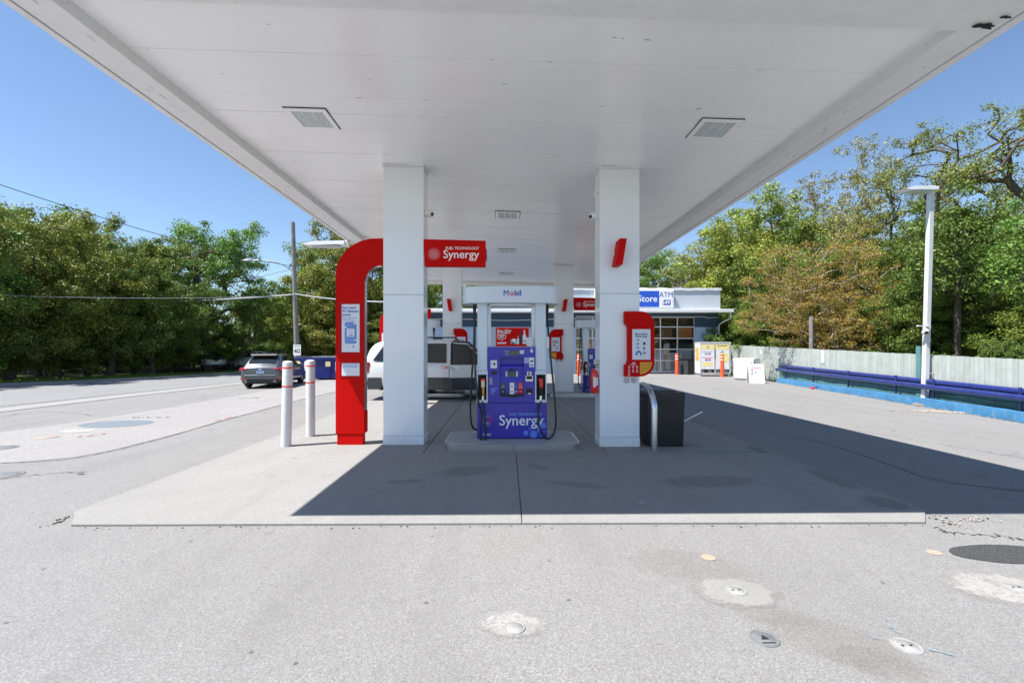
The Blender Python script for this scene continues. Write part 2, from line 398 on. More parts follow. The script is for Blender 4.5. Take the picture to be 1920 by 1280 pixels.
M['wallblue'] = mat('light blue stucco', (0.36, 0.47, 0.60), 0.75, var=0.04, scale=1.5, bmp=0.25, bscale=60)
M['walldark'] = mat('slate blue band', (0.025, 0.055, 0.10), 0.6, var=0.08)
M['parapet'] = mat('grey blue parapet', (0.50, 0.55, 0.60), 0.7, var=0.04, scale=1.0, bmp=0.15, bscale=40)
M['roof'] = mat('roof gravel', (0.3, 0.3, 0.3), 0.9, var=0.2)
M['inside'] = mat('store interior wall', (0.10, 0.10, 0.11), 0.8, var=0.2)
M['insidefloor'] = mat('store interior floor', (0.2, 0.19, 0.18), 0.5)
M['alu'] = mat('aluminium frame', (0.66, 0.67, 0.69), 0.4, 0.3, 0.05)
M['orangeboard'] = mat('orange board', (0.75, 0.25, 0.05), 0.5)
M['goods'] = mat('shelf goods', (0.35, 0.32, 0.30), 0.6, var=0.9, scale=14)
M['curtain'] = mat('frosted lower film', (0.42, 0.50, 0.52), 0.5, var=0.12, scale=6)
M['fridge'] = mat('white enamel appliance', (0.70, 0.70, 0.70), 0.4, var=0.04)
M['sign_blue'] = mat('blue light box', (0.03, 0.11, 0.62), 0.3, var=0.15, scale=0.8)
M['patch_white'] = ground_mat('pale patched concrete', (0.38, 0.37, 0.35), (0.24, 0.23, 0.22), (0.45, 0.44, 0.42), 0.9, 0.45, 0.6, (0.5, 0.40, 0.32), crack=0.0, agg=60, stain=0.6, fade=.85)
M['patch_plain'] = ground_mat('pale round concrete', (0.33, 0.325, 0.31), (0.30, 0.29, 0.28), (0.5, 0.5, 0.48), 0.7, 0.2, 0.4, (0.5, 0.42, 0.34), crack=0.0, agg=60, stain=0.3)
M['stain'] = ground_mat('tan soiled asphalt', (0.24, 0.19, 0.155), (0.13, 0.11, 0.10), (0.33, 0.28, 0.24), 1.0, 0.1, 0.3, (0.25, 0.18, 0.14), crack=0.0, agg=165, fade=.10)
M['oil'] = ground_mat('oil stained concrete', (0.20, 0.19, 0.18), (0.15, 0.15, 0.14), (0.25, 0.24, 0.23), .5, 0.1, 0.2, (0.2, 0.17, 0.14), crack=0.0, agg=60, fade=.20)
M['damp'] = ground_mat('greenish damp concrete', (0.23, 0.26, 0.20), (0.18, 0.2, 0.16), (0.3, 0.32, 0.26), .5, 0.1, 0.2, (0.25, 0.25, 0.15), crack=0.0, agg=60, fade=.35)
M['cover'] = mat('cast cover', (0.15, 0.155, 0.16), 0.65, 0.0, 0.25, 14, dirt=0.4, dcol=(0.12, 0.12, 0.12), bmp=0.5, bscale=50)
M['coverpale'] = mat('pale cast cover', (0.27, 0.27, 0.262), 0.7, 0.0, 0.3, 12, dirt=0.4, dcol=(0.2, 0.2, 0.19), bmp=0.5, bscale=50)
M['coverpeach'] = mat('peach sealed core', (0.36, 0.285, 0.215), 0.8, var=0.10, scale=12, bmp=0.3)
M['bluegrey'] = ground_mat('blue grey sealed asphalt', (0.15, 0.18, 0.21), (0.10, 0.12, 0.14), (0.22, 0.25, 0.28), 0.5, 0.1, 0.2, (0.16, 0.19, 0.2), crack=0.9, agg=60)
M['chalk'] = mat('orange spray mark', (0.42, 0.17, 0.11), 0.9, var=0.3, scale=30)
M['chalkblue'] = mat('faded blue spray mark', (0.17, 0.21, 0.24), 0.9, var=0.3, scale=20)
M['rubble'] = mat('crumbled concrete', (0.36, 0.31, 0.27), 0.9, var=0.4, scale=20, bmp=0.8, bscale=40)
M['bark'] = mat('bark', (0.10, 0.078, 0.06), 0.9, var=0.35, scale=6, bmp=0.6, bscale=20)
M['barkpale'] = mat('pale bark', (0.30, 0.26, 0.22), 0.9, var=0.3, scale=5, bmp=0.5, bscale=20)

def leafmat(name, c1, c2, c3, trans=0.25):
    m, nt, b = newmat(name); co = coords(nt)
    oi = N(nt, 'ShaderNodeObjectInfo')
    n1 = noise(nt, co, 0.7, 3, 0.6); n2 = noise(nt, co, 9.0, 2, 0.6)
    c = mixc(nt, ramp(nt, n1, [(0.38, 0.0), (0.62, 1.0)]), c1, c2)
    c = mixc(nt, ramp(nt, n2, [(0.48, 0.0), (0.68, 0.8)]), c, c3)
    h = N(nt, 'ShaderNodeHueSaturation'); h.inputs['Saturation'].default_value = 1.0
    mr = N(nt, 'ShaderNodeMapRange'); mr.inputs['To Min'].default_value = 0.72; mr.inputs['To Max'].default_value = 1.2
    mh = N(nt, 'ShaderNodeMapRange'); mh.inputs['To Min'].default_value = 0.485; mh.inputs['To Max'].default_value = 0.515
    nt.links.new(oi.outputs['Random'], mr.inputs[0]); nt.links.new(mr.outputs[0], h.inputs['Value'])
    nt.links.new(oi.outputs['Random'], mh.inputs[0]); nt.links.new(mh.outputs[0], h.inputs['Hue'])
    nt.links.new(c, h.inputs['Color'])
    nt.links.new(h.outputs[0], b.inputs['Base Color']); b.inputs['Roughness'].default_value = 0.5
    b.inputs['Specular IOR Level'].default_value = 0.35
    t = N(nt, 'ShaderNodeBsdfTranslucent'); nt.links.new(h.outputs[0], t.inputs[0])
    mx = N(nt, 'ShaderNodeMixShader'); mx.inputs[0].default_value = trans
    nt.links.new(b.outputs[0], mx.inputs[1]); nt.links.new(t.outputs[0], mx.inputs[2])
    nt.links.new(mx.outputs[0], nt.nodes['Material Output'].inputs[0])
    return m
M['leaf_dark'] = leafmat('dark maple leaves', (0.055, 0.125, 0.022), (0.12, 0.19, 0.032), (0.24, 0.26, 0.05))
M['leaf_mid'] = leafmat('green leaves', (0.075, 0.17, 0.028), (0.15, 0.24, 0.04), (0.26, 0.30, 0.06))
M['leaf_yel'] = leafmat('yellow green leaves', (0.27, 0.30, 0.05), (0.17, 0.24, 0.04), (0.44, 0.40, 0.07))
M['leaf_org'] = leafmat('orange brown buds', (0.46, 0.32, 0.065), (0.30, 0.28, 0.05), (0.56, 0.40, 0.10))
M['leaf_pop'] = leafmat('olive poplar leaves', (0.20, 0.20, 0.075), (0.28, 0.26, 0.10), (0.34, 0.31, 0.14))
M['leaf_wil'] = leafmat('willow leaves', (0.17, 0.24, 0.05), (0.26, 0.31, 0.07), (0.34, 0.33, 0.09))
M['grassblade'] = leafmat('grass blades', (0.10, 0.20, 0.03), (0.16, 0.26, 0.04), (0.28, 0.32, 0.06))
M['leaf_sunny'] = leafmat('sun-toned green leaves', (0.10, 0.19, 0.028), (0.21, 0.28, 0.045), (0.36, 0.36, 0.07))  # yellowish leaf tone, sunlit highlights of the crowns put into the colour
M['polegrey'] = mat('light grey lamp post', (0.60, 0.61, 0.62), 0.4, var=.05, dirt=.15)
M['seal'] = mat('tar seam', (0.04, 0.04, 0.042), .8)
M['dandelion'] = mat('dandelion yellow', (0.75, 0.55, 0.02), 0.6)

# ------------------------------------------------------------------ setting: ground sheets
def sheet(name, pts, z, m, kind='structure'):
    b = MB(); b.prism(pts, z-0.0035, z, m, 'z')
    return tag(b.build(name), kind=kind)
b = MB(); b.add([(-400, -300, -0.02), (400, -300, -0.02), (400, 500, -0.02), (-400, 500, -0.02)], [(0, 1, 2, 3)], M['soil'])
tag(b.build('ground'), kind='structure')
farroad = [(-60, -8), (-34, 6), (-26, 15.2), (-21.6, 19.7), (-19.9, 21.6), (-17.9, 25.6), (-16.9, 29.6), (-15.6, 38), (-14.2, 52), (-10, 90)]
nearroad = [(-2, 90), (-8.3, 52), (-10.5, 38), (-11.9, 30), (-12.7, 24), (-13.2, 19), (-13.6, 15), (-13.75, 11), (-13.9, 0), (-14, -12), (-60, -30)]
sheet('road', farroad + nearroad, 0.004, M['road'])
sheet('parking_lot', [(-13.9, -12), (16, -12), (11.0, 6), (11.0, 9.4), (13.1, 22), (15.2, 34.6), (15.2, 45), (-9, 50), (-10.5, 38), (-11.9, 30), (-12.7, 24), (-13.2, 19), (-13.6, 15), (-13.75, 11)], 0.0, M['asphalt'])
strip = [(-13.6, -12), (-13.45, 0), (-13.35, 11), (-13.2, 15), (-12.8, 19), (-12.3, 24), (-11.5, 30), (-10.1, 38), (-9.2, 38), (-10.7, 30), (-11.5, 24), (-12.0, 19), (-12.4, 15), (-12.55, 11), (-12.7, 0), (-12.8, -12)]
sheet('sidewalk', strip, 0.012, M['walk'])
sheet('driveway', [(-9.2, 38), (-9.15, 20), (-9.0, 14), (-9.1, 10), (-9.7, 8.2), (-11.0, 6.9), (-12.7, 6.4), (-12.7, 5.4)] + [(-9.5, 6.15), (-7.2, 6.33), (-6.6, 6.45), (-6.2, 6.7), (-6.05, 7.2), (-6.05, 8.5), (-6.3, 13), (-6.2, 20), (-6.2, 38)], 0.004, M['apron'])
# dark curb along the far side of the road
b = MB()
for p, q in zip(farroad[:-1], farroad[1:]):
    p = Vector((*p, 0)); q = Vector((*q, 0)); d = (q-p).normalized(); n = Vector((-d.y, d.x, 0))
    P = [p, q, q+n*0.16, p+n*0.16]
    b.add([(*v.xy, 0.0) for v in P] + [(*v.xy, 0.13) for v in P], [(0,3,2,1),(4,5,6,7),(0,1,5,4),(1,2,6,5),(2,3,7,6),(3,0,4,7)], M['walk'])
tag(b.build('curb'), kind='structure')
# forecourt slab poured in bays
b = MB(); g = 0.006
b.prism([(-3.80, 4.07), (0.165-g, 4.035), (0.185-g, 6.80), (-4.07, 6.84), (-4.09, 4.42)], -0.01, 0.018, M['concrete'], 'z')
b.prism([(0.165+g, 4.035), (3.76, 3.99), (4.05, 4.30), (4.03, 6.76), (0.185+g, 6.80)], -0.01, 0.018, M['concrete'], 'z')
ys = [6.82, 8.15, 11.0, 14.2, 17.2, 21.3]
for y0, y1 in zip(ys[:-1], ys[1:]):
    for x0, x1 in ((-4.07, -1.2), (-1.2, 1.55), (1.55, 4.03)):
        b.box(x0+g, x1-g, y0+g+0.004, y1-g, -0.01, 0.018, M['concrete'])
tag(b.build('forecourt_slab', bevel=0.004, seg=1), kind='structure')
# broken corners of the slab
for nm, c, sx, sy in (('crumbled_edge', (-4.02, 4.22), .05, .16), ('crumbled_edge', (3.98, 4.06), .08, .16), ('crumbled_edge', (4.3, 4.06), .14, .05)):
    b = MB(); r = random.Random(int(c[0]*100))
    for i in range(34):
        x = c[0]+r.gauss(0, sx*.6); y = c[1]+r.gauss(0, sy*.6); q = r.uniform(.004, .014)
        b.sphere((x, y, .004+q*.3), q, M['rubble'] if r.random() < .6 else M['gap'], 6, (1, 1, .5))
    tag(b.build(nm), kind='stuff')
b = MB(); r = random.Random(5); c = gp(1800, 772)
for i in range(420):
    x = c.x-0.35+r.gauss(0, .5); y = c.y-.12+r.gauss(0, .10)-(x-c.x)*0.25; q = r.uniform(.006, .03)
    b.sphere((x, y, .004+q*.25), q, M['rubble'], 6, (1, 1, .5))
tag(b.build('rubble'), kind='stuff')

def blob(cx, cy, rx, ry, seed, rough=0.12, n=40, rot=0):
    r = random.Random(seed); ph = [r.uniform(0, 6.28) for _ in range(6)]; am = [r.uniform(.3, 1) for _ in range(6)]
    pts = []
    for k in range(n):
        a = 2*math.pi*k/n
        q = 1 + rough*sum(am[j]*math.sin((j+2)*a+ph[j]) for j in range(6))/2 + r.uniform(-rough, rough)*.35
        x = rx*q*math.cos(a); y = ry*q*math.sin(a)
        pts.append((cx+x*math.cos(rot)-y*math.sin(rot), cy+x*math.sin(rot)+y*math.cos(rot)))
    return pts
def fpatch(cx, cy, rx, ry, z, m, seed=1, rot=0):
    q = [(x, y, 0) for x, y in blob(0, 0, 1.25, 1.25, seed, .02)]; b = MB(); b.add(q, [tuple(range(len(q)))], m); o = b.build('pavement_patch', loc=(cx, cy, z)); o.scale = (rx, ry, 1); o.rotation_euler.z = rot
    return tag(o, kind='structure')
for px, py, rx, ry, z, mm, rot in ((1290, 1060, .55, .35, .0025, 'stain', -.3), (1560, 1200, .45, .28, .003, 'stain', -.5), (1450, 1150, .3, .2, .0022, 'stain', -.6), (1640, 1240, .35, .15, .002, 'stain', -.3),
        (1010, 878, .13, .30, .0235, 'oil', .5), (1085, 912, .55, .14, .0225, 'oil', -.35), (1330, 905, .8, .3, .021, 'oil', .1), (880, 885, .5, .3, .0215, 'oil', .3),
        (1560, 900, .18, .55, .0205, 'damp', -.05), (1660, 945, .2, .30, .0215, 'damp', 0), (1290, 838, .35, .1, .022, 'oil', 0), (1420, 845, .12, .35, .0212, 'damp', 0), (760, 905, .3, .12, .0217, 'oil', .2)):
    c = gp(px, py); fpatch(c.x, c.y, rx, ry, z, M[mm], 3, rot)
for px, py, rx, ry, mm, sd, rg in ((962, 1170, .17, .105, 'patch_white', 1, .22), (1380, 1109, .235, .17, 'patch_white', 2, .15), (1885, 1103, .30, .20, 'patch_white', 3, .15),
                                   (1890, 1038, .34, .13, 'darkpatch', 4, .10)):
    c = gp(px, py); fpatch(c.x, c.y, rx*(1.5 if mm != 'darkpatch' else 1), ry*(1.5 if mm != 'darkpatch' else 1), 0.0045, M[mm], sd)
for px, py, rx, ry, mm, sd, rg in ((219, 794.5, .68, .46, 'bluegrey', 5, .02), (146, 808, .30, .19, 'patch_plain', 6, .04)):
    c = gp(px, py); sheet('pavement_patch', blob(c.x, c.y, rx, ry, sd, rg), 0.0085, M[mm])
def cover(px, py, r, z, label, m, kind=0, name='access_cover', cat='ground cover', group=None):
    c = gp(px, py); t = thing(name, label, cat, (c.x, c.y, z), group=group)
    b = MB(); b.lathe([(0.001, .004), (r*.80, .005), (r*.84, .001), (r*.87, .001), (r*.90, .006), (r, .0055), (r*1.01, -.002)], m, 32)
    if kind == 1:
        for s in (-1, 1): b.cyl((s*r*.33, 0, .0045), r*.10, .0025, M['gap'], 12)
    if kind == 2:
        b.add([(r*.35*math.cos(R(a)), r*.35*math.sin(R(a)), .0075) for a in (90, 210, 330)], [(0, 1, 2)], M['gap'])
        b.box(-r*.5, r*.5, -r*.62, -r*.52, .004, .007, M['gap'])
    b.build('cover', t)
cover(1433, 1197, .073, .001, 'round grey metal fill cover with a dark triangle, in the foreground asphalt', M['cover'], 2, group='small covers in the foreground asphalt')
cover(1700, 1211, .068, .001, 'round pale metal fill cover in the foreground asphalt beside faded blue spray marks', M['coverpale'], 1, group='small covers in the foreground asphalt')
cover(1380, 1108, .062, .0055, 'small pale cover with two dark holes in the middle of a white concrete patch', M['coverpale'], 1, group='small covers in the foreground asphalt')
cover(965, 1178, .058, .0055, 'small worn cover sunk in the white patch nearest the middle of the foreground', M['coverpale'], 0, group='small covers in the foreground asphalt')
cover(1905, 1103, .062, .0055, 'small cover with two holes in the pale patch at the right edge of the photo', M['coverpale'], 1, group='small covers in the foreground asphalt')
cover(88, 820, .17, .0055, 'flat rusty brown round cover in the driveway concrete at the left', mat('rusty cover', (.30, .25, .22), .8, dirt=.4), 0, 'manhole_cover', 'manhole cover')
cover(2, 840, .20, .0055, 'round grey cover cut by the left edge of the photo on the driveway concrete', M['cover'], 0, 'manhole_cover', 'manhole cover')
cover(5, 891, .2, .001, 'dark round cover in the asphalt at the left edge of the photo', M['cover'], 0, 'manhole_cover', 'manhole cover')
for px, py, r in ((1328, 1045, .052), (1751, 1035.5, .05)):
    c = gp(px, py); sheet('pavement_patch', blob(c.x, c.y, r, r*.95, 9, .03), 0.0045, M['coverpeach'])
c = gp(1200, 945); sheet('pavement_patch', blob(c.x, c.y, .055, .06, 9, .03), 0.0225, M['coverpale'])
# grit lying along the front edge of the slab
b = MB(); r = random.Random(77)
for i in range(110):
    x = r.uniform(-3.7, 3.7); y = 4.052-.012*(x+3.8)/1.0*.0 - (x+3.8)*.0105 - abs(r.gauss(0, .03)); q = r.uniform(.003, .009)
    b.sphere((x, y, .003), q, M['rubble'] if r.random() < .55 else M['gap'], 6, (1.3, 1, .5))
tag(b.build('grit'), kind='stuff')
# cracks and tar seams
def seam(pxs, wd, seed=1, z=.0042, m='seal', jit=.02):
    r = random.Random(seed); b = MB(); P = [gp(*p) for p in pxs]; pts = catmull([(p.x, p.y, 0) for p in P], 14)
    q = [Vector((p.x+r.gauss(0, jit), p.y+r.gauss(0, jit), 0)) for p in pts]
    for i in range(len(q)-1):
        d = (q[i+1]-q[i]); 
        if d.length < 1e-4: continue
        d.normalize(); n = Vector((-d.y, d.x, 0)); w0, w1 = wd*r.uniform(.5, 1.4), wd*r.uniform(.5, 1.4)
        b.add([(*(q[i]+n*w0).xy, z), (*(q[i]-n*w0).xy, z), (*(q[i+1]-n*w1).xy, z), (*(q[i+1]+n*w1).xy, z)], [(0, 1, 2, 3)], M[m])
    tag(b.build('pavement_crack'), kind='structure')
seam([(1412, 804), (1500, 820), (1570, 838), (1660, 868), (1740, 896), (1840, 912), (1925, 921)], .008, 1, jit=.008)
seam([(0, 868), (90, 864), (175, 853), (300, 823), (420, 788), (530, 759), (575, 747), (636, 733)], .010, 2, .0085, jit=.006)
seam([(0, 783), (60, 772), (140, 774), (175, 780)], .006, 3, .0085); seam([(300, 765), (345, 762), (420, 758)], .006, 4, .0085)
seam([(120, 800), (260, 779), (330, 770)], .005, 5, .0085); seam([(-40, 905), (40, 893), (120, 886), (160, 889)], .005, 6)
seam([(1480, 742), (1560, 752), (1700, 775), (1800, 790)], .005, 7); seam([(1560, 800), (1700, 822), (1925, 860)], .005, 8)
seam([(1755, 990), (1790, 1000), (1850, 1003), (1925, 1012)], .004, 9)
seam([(0, 762), (120, 750), (225, 738), (320, 729), (445, 720)], .014, 10, .016, jit=.01)
# spray marks
def mark(pxs, wd, m, seed=1, z=0.0135):
    r = random.Random(seed); b = MB(); P = [gp(*p) for p in pxs]
    pts = catmull([(p.x, p.y, 0) for p in P], 8); L = []; Rr = []
    for i, p in enumerate(pts):
        d = (pts[min(i+1, len(pts)-1)]-pts[max(0, i-1)]).normalized(); n = Vector((-d.y, d.x, 0)); q = wd*r.uniform(.5, 1.3)
        L.append(p+n*q); Rr.append(p-n*q)
    for i in range(len(pts)-1):
        if r.random() < .25: continue
        b.add([(*L[i].xy, z), (*Rr[i].xy, z), (*Rr[i+1].xy, z), (*L[i+1].xy, z)], [(0, 1, 2, 3)], m)
    tag(b.build('spray_marking'), kind='structure')
mark([(145, 819), (180, 816), (208, 811)], .03, M['chalk'], 1)
mark([(405, 789), (430, 783), (442, 781)], .025, M['chalk'], 2)
mark([(470, 746), (496, 744.5)], .035, M['chalk'], 3)
mark([(1660, 1158), (1672, 1178), (1690, 1190)], .008, M['chalkblue'], 4, .004)
mark([(1625, 1190), (1650, 1200)], .008, M['chalkblue'], 5, .004)
mark([(1740, 1217), (1795, 1230)], .008, M['chalkblue'], 6, .004)
# small broken drain slots in the driveway
for px, py, L in ((282, 783, .8), (468, 747, .7)):
    c = gp(px, py); b = MB(); r = random.Random(px)
    for i in range(14):
        x = c.x-L/2+L*i/13; b.sphere((x, c.y+r.uniform(-.05, .05), .006), r.uniform(.012, .03), M['gap'], 6, (1.2, 1, .3))
    tag(b.build('broken_edge'), kind='stuff')

# ------------------------------------------------------------------ canopy
def ZC(x): return 4.505 - 0.023*x         # the ceiling falls gently to the right
def shear(b):
    b.v = [(x, y, z + ZC(x)) for (x, y, z) in b.v]; return b
CY0, CY1 = 3.86, 19.75
can = thing('canopy', 'large white fuel station canopy with panelled underside carried by four pillars', 'canopy')
b = MB(); r = random.Random(3); y = CY0; i = 0
while y < CY1 - .05:
    y1 = min(y+0.395, CY1); dz = r.uniform(-.004, .004)
    n = 12
    xs = [-3.77 + 7.70*k/n for k in range(n+1)]
    for k in range(n):
        b.box(xs[k], xs[k+1], y+.0015, y1-.0015, dz, dz+.03, M['ceiling'])
    y = y1; i += 1
shear(b); b.build('ceiling', can)
b = MB(); b.box(-4.0, 4.1, CY0-.1, CY1+.1, .034, .05, M['trim']); shear(b); b.build('ceiling_backing', can)
SL, SR = -.125, -.10
b = MB()
def bord(b, x0, x1, y0, y1, z0, z1, m):
    n = max(1, int((x1-x0)/.6)); xs = [x0+(x1-x0)*k/n for k in range(n+1)]
    b.prism([(x0, z0), (x1, z0), (x1, z1), (x0, z1)], y0, y1, m) if n == 1 else [b.box(xs[k], xs[k+1], y0, y1, z0, z1, m) for k in range(n)]
bord(b, -4.115, -3.77, 3.50, 20.1, SL, .03, M['white']); bord(b, 3.93, 4.235, 3.50, 20.1, SR, .03, M['white'])
bord(b, -3.77, 3.93, 3.50, CY0, -.11, .03, M['white']); bord(b, -3.77, 3.93, CY1, 20.1, -.11, .03, M['white'])
shear(b); b.build('soffit_border', can)
b = MB()
bord(b, -4.20, -4.127, 3.40, 20.2, SL-.012, .36, M['trim']); bord(b, 4.247, 4.33, 3.40, 20.2, SR-.012, .36, M['trim'])
bord(b, -4.127, 4.247, 3.40, 3.488, -.125, .36, M['trim']); bord(b, -4.127, 4.247, 20.112, 20.2, -.125, .36, M['trim'])
shear(b); b.build('fascia', can)
b = MB(); b.box(-4.127, -4.115, 3.49, 20.1, SL+.03, 0.0, M['gap']); b.box(4.235, 4.247, 3.49, 20.1, SR+.03, 0.0, M['gap']); b.box(-4.12, 4.24, 3.49, 3.50, -.08, 0.0, M['gap']); shear(b); b.build('joint', can)
b = MB(); b.box(-4.126, 4.246, 3.489, 20.11, .30, .34, M['roof']); shear(b); b.build('roof', can)
# torn corners and scuffs
for (px, py, wx, wy, sd) in ((1862, 37, .075, .025, 1), (80, 5, .09, .02, 2), (1905, 19, .03, .010, 4)):
    q = (py and (ZC(3.9 if px > 900 else -3.9) - .118 - EYE)*FPX/(656-py))
    xr = (px-960)/FPX*q; X = q*math.sin(YAW)+xr; Y = q
    b = MB(); b.prism(blob(X, Y, wx, wy, sd, .5, 26), (-.133 if X < 0 else -.122), (-.126 if X < 0 else -.111), M['gap'], 'z'); shear(b); b.build('torn_edge', can)
# thin chips along the soffit
b = MB(); r = random.Random(11)
for i in range(130):
    x = r.uniform(-3.7, 3.85); y = CY0 + .395*r.randint(1, 20) + r.uniform(-.02, .02); L = r.uniform(.01, .06)
    b.box(x, x+L, y, y+r.uniform(.002, .005), -.003, -.0016, M['lettergrey'] if r.random() < .6 else M['gap'])
for i in range(40):
    s = r.choice((-1, 1)); x = (r.uniform(-4.08, -3.82) if s < 0 else r.uniform(3.97, 4.2)); y = r.uniform(3.6, 12); z = (SL if s < 0 else SR)
    b.box(x, x+r.uniform(.003, .012), y, y+r.uniform(.01, .12), z-.0015, z-.0002, M['lettergrey'])
shear(b); tag(b.build('scuffs', can), kind='stuff')

# ceiling lights
LP = []
def ceiling_light(x, y, label):
    t = thing('ceiling_light', label, 'ceiling light', (x, y, ZC(x)), ry=math.atan(0.023), group='square lights recessed in the canopy ceiling')
    b = MB(); s = .27
    b.prism([(-s, -s), (s, -s), (s, s), (-s, s)], -.008, -.002, M['gap'], 'z')
    for a in ((-s+.010, s-.010, -s+.010, -s+.07), (-s+.010, s-.010, s-.07, s-.010), (-s+.010, -s+.07, -s+.07, s-.07), (s-.07, s-.010, -s+.07, s-.07)):
        b.box(*a, -.022, -.008, M['ceiling'])
    b.build('frame', t, bevel=.002, seg=1)
    b = MB(); b.box(-.198, .198, -.198, .198, -.014, -.0065, M['lens']); b.build('lens', t)
    b = MB()
    for k in (-1, 1): b.box(k*.066-.006, k*.066+.006, -.198, .198, -.018, -.0145, M['white'])
    b.build('grille', t)
ceiling_light(-2.48, 5.97, 'square ceiling light at the left above the red arch, set in the white canopy')
ceiling_light(2.75, 5.90, 'square ceiling light at the right of the canopy, nearest the light pole side')
ceiling_light(.09, 9.95, 'first ceiling light in the middle row between the two front pillars')
ceiling_light(.10, 13.55, 'second ceiling light in the middle row, smaller and just above the pump cap')
ceiling_light(.10, 17.6, 'farthest and smallest ceiling light in the middle row')

# pillars
def pillar(x0, x1, y0, y1, label):
    cx, cy = (x0+x1)/2, (y0+y1)/2
    t = thing('pillar', label, 'pillar', (cx, cy, 0.018), group='white canopy pillars'); hx, hy = (x1-x0)/2, (y1-y0)/2
    top = ZC(cx)-.018-.003
    def shell(za, zb, e, nm):
        b = MB(); b.box(-hx-e, hx+e, -hy-e, hy+e, za, zb, M['pillar']); return b.build(nm, t, bevel=.006, seg=2)
    shell(2.428, top-.035, 0, 'upper_cladding'); shell(.152, 2.424, 0, 'lower_cladding'); q_ = MB(); q_.box(-hx-.006, hx+.006, -hy-.006, hy+.006, 0, .149, M['pillarbase']); q_.build('base_trim', t, bevel=.006, seg=2)
    b = MB(); b.box(-hx+.01, hx-.01, -hy+.01, hy-.01, .01, top-.04, M['gap']); b.build('core', t)
    b = MB(); b.box(-hx-.012, hx+.012, -hy-.012, hy+.012, top-.034, top, M['trim']); b.build('collar', t, bevel=.004)
    return t
P1 = pillar(-1.94, -1.29, 7.38, 7.76, 'front left white pillar joined to the tall red arch')
P2 = pillar(1.526, 2.158, 7.18, 7.56, 'front right white pillar carrying the red info panel and fire extinguisher')
P3 = pillar(-2.06, -1.42, 15.45, 15.83, 'rear left white pillar behind the silver vehicle')
P4 = pillar(1.745, 2.385, 15.45, 15.83, 'rear right white pillar behind the pump, beside the second pump')

# ------------------------------------------------------------------ logo bits
def dots_logo(b, cx, cz, r, y, m, m2=None, clipx=None):
    b.disc(cx, cz, r*.13, y, m2 or m, 14)
    for ring, (q, s, n) in enumerate(((.42, .075, 10), (.60, .075, 13), (.78, .060, 15), (.95, .042, 16))):
        for k in range(n):
            a = 2*math.pi*(k+.5*(ring % 2))/n
            sd = s if m2 else s*.85
            mm = m
            if m2: mm = M['sky3'] if (60 < math.degrees(a) < 200) else (M['letterred'] if (math.degrees(a) < 60 or math.degrees(a) > 290) else M['letter'])
            b.disc(cx+r*q*math.cos(a), cz+r*q*math.sin(a), r*sd*(.75 if k % 2 and ring > 1 else 1), y, mm, 8)

# synergy boards
def fuel_board(x0, x1, y, label, z0=2.90, z1=3.335):
    w_ = x1-x0; t = thing('fuel_sign', label, 'sign', (x0, y, z0), group='red fuel name boards fixed to pillars'); h = z1-z0
    b = MB(); b.prism([(0.02, 0), (w_, 0.0), (w_, h-.02), (0, h)], 0, .11, M['red'], 'y'); b.build('board', t, bevel=.006)
    b = MB(); b.prism([(w_, .20*h), (w_+.02, .26*h), (w_+.02, .62*h), (w_, .70*h)], .01, .1, M['redline'], 'y'); b.build('end_cap', t)
    b = MB(); dots_logo(b, .165, h*.45, .105, -.0025, M['letter']); b.build('emblem', t)
    b = MB(); b.text('Synergy', .185, w_*.605, h*.43, -.0015, M['letter'], bold=.012, sx=w_*.62/.62)
    b.text('FUEL TECHNOLOGY', .062, w_*.945-.05, h*.665, -.0015, M['letter'], 'RIGHT', bold=.012, sx=w_*.94); b.build('lettering', t)
    return t
fuel_board(-1.288, -.29, 7.36, 'red fuel technology name board on the front left pillar')
fuel_board(2.387, 3.39, 15.43, 'distant red name board on the rear right pillar, partly behind the front pillar')
def end_board(x, y, lean, label, d=.24):
    t = thing('end_on_sign', label, 'sign', (x, y, 2.86), group='red name boards seen end on')
    b = MB(); s = lean
    b.prism([(-.055-.02*s, 0), (.055-.02*s, 0), (.055+.045*s, .40), (-.055+.045*s, .40)], -d, 0, M['red'], 'y'); b.build('board', t, bevel=.006)
    if d > .2:
        b = MB()
        b.M = Matrix.Translation((-.057, 0, 0)) @ Matrix.Rotation(R(-90), 4, 'Z')
        b.text('S', .12, .12, .2, -.012, M['letter'], bold=.02); b.build('lettering', t)
end_board(1.79, 7.178, 1, 'red name board seen end on, on the front right pillar high above the info panel')
end_board(-1.80, 15.44, -1, 'small red board seen end on, on the rear left pillar', .2)
end_board(2.06, 15.44, 1, 'small red board seen end on, on the rear right pillar', .2)

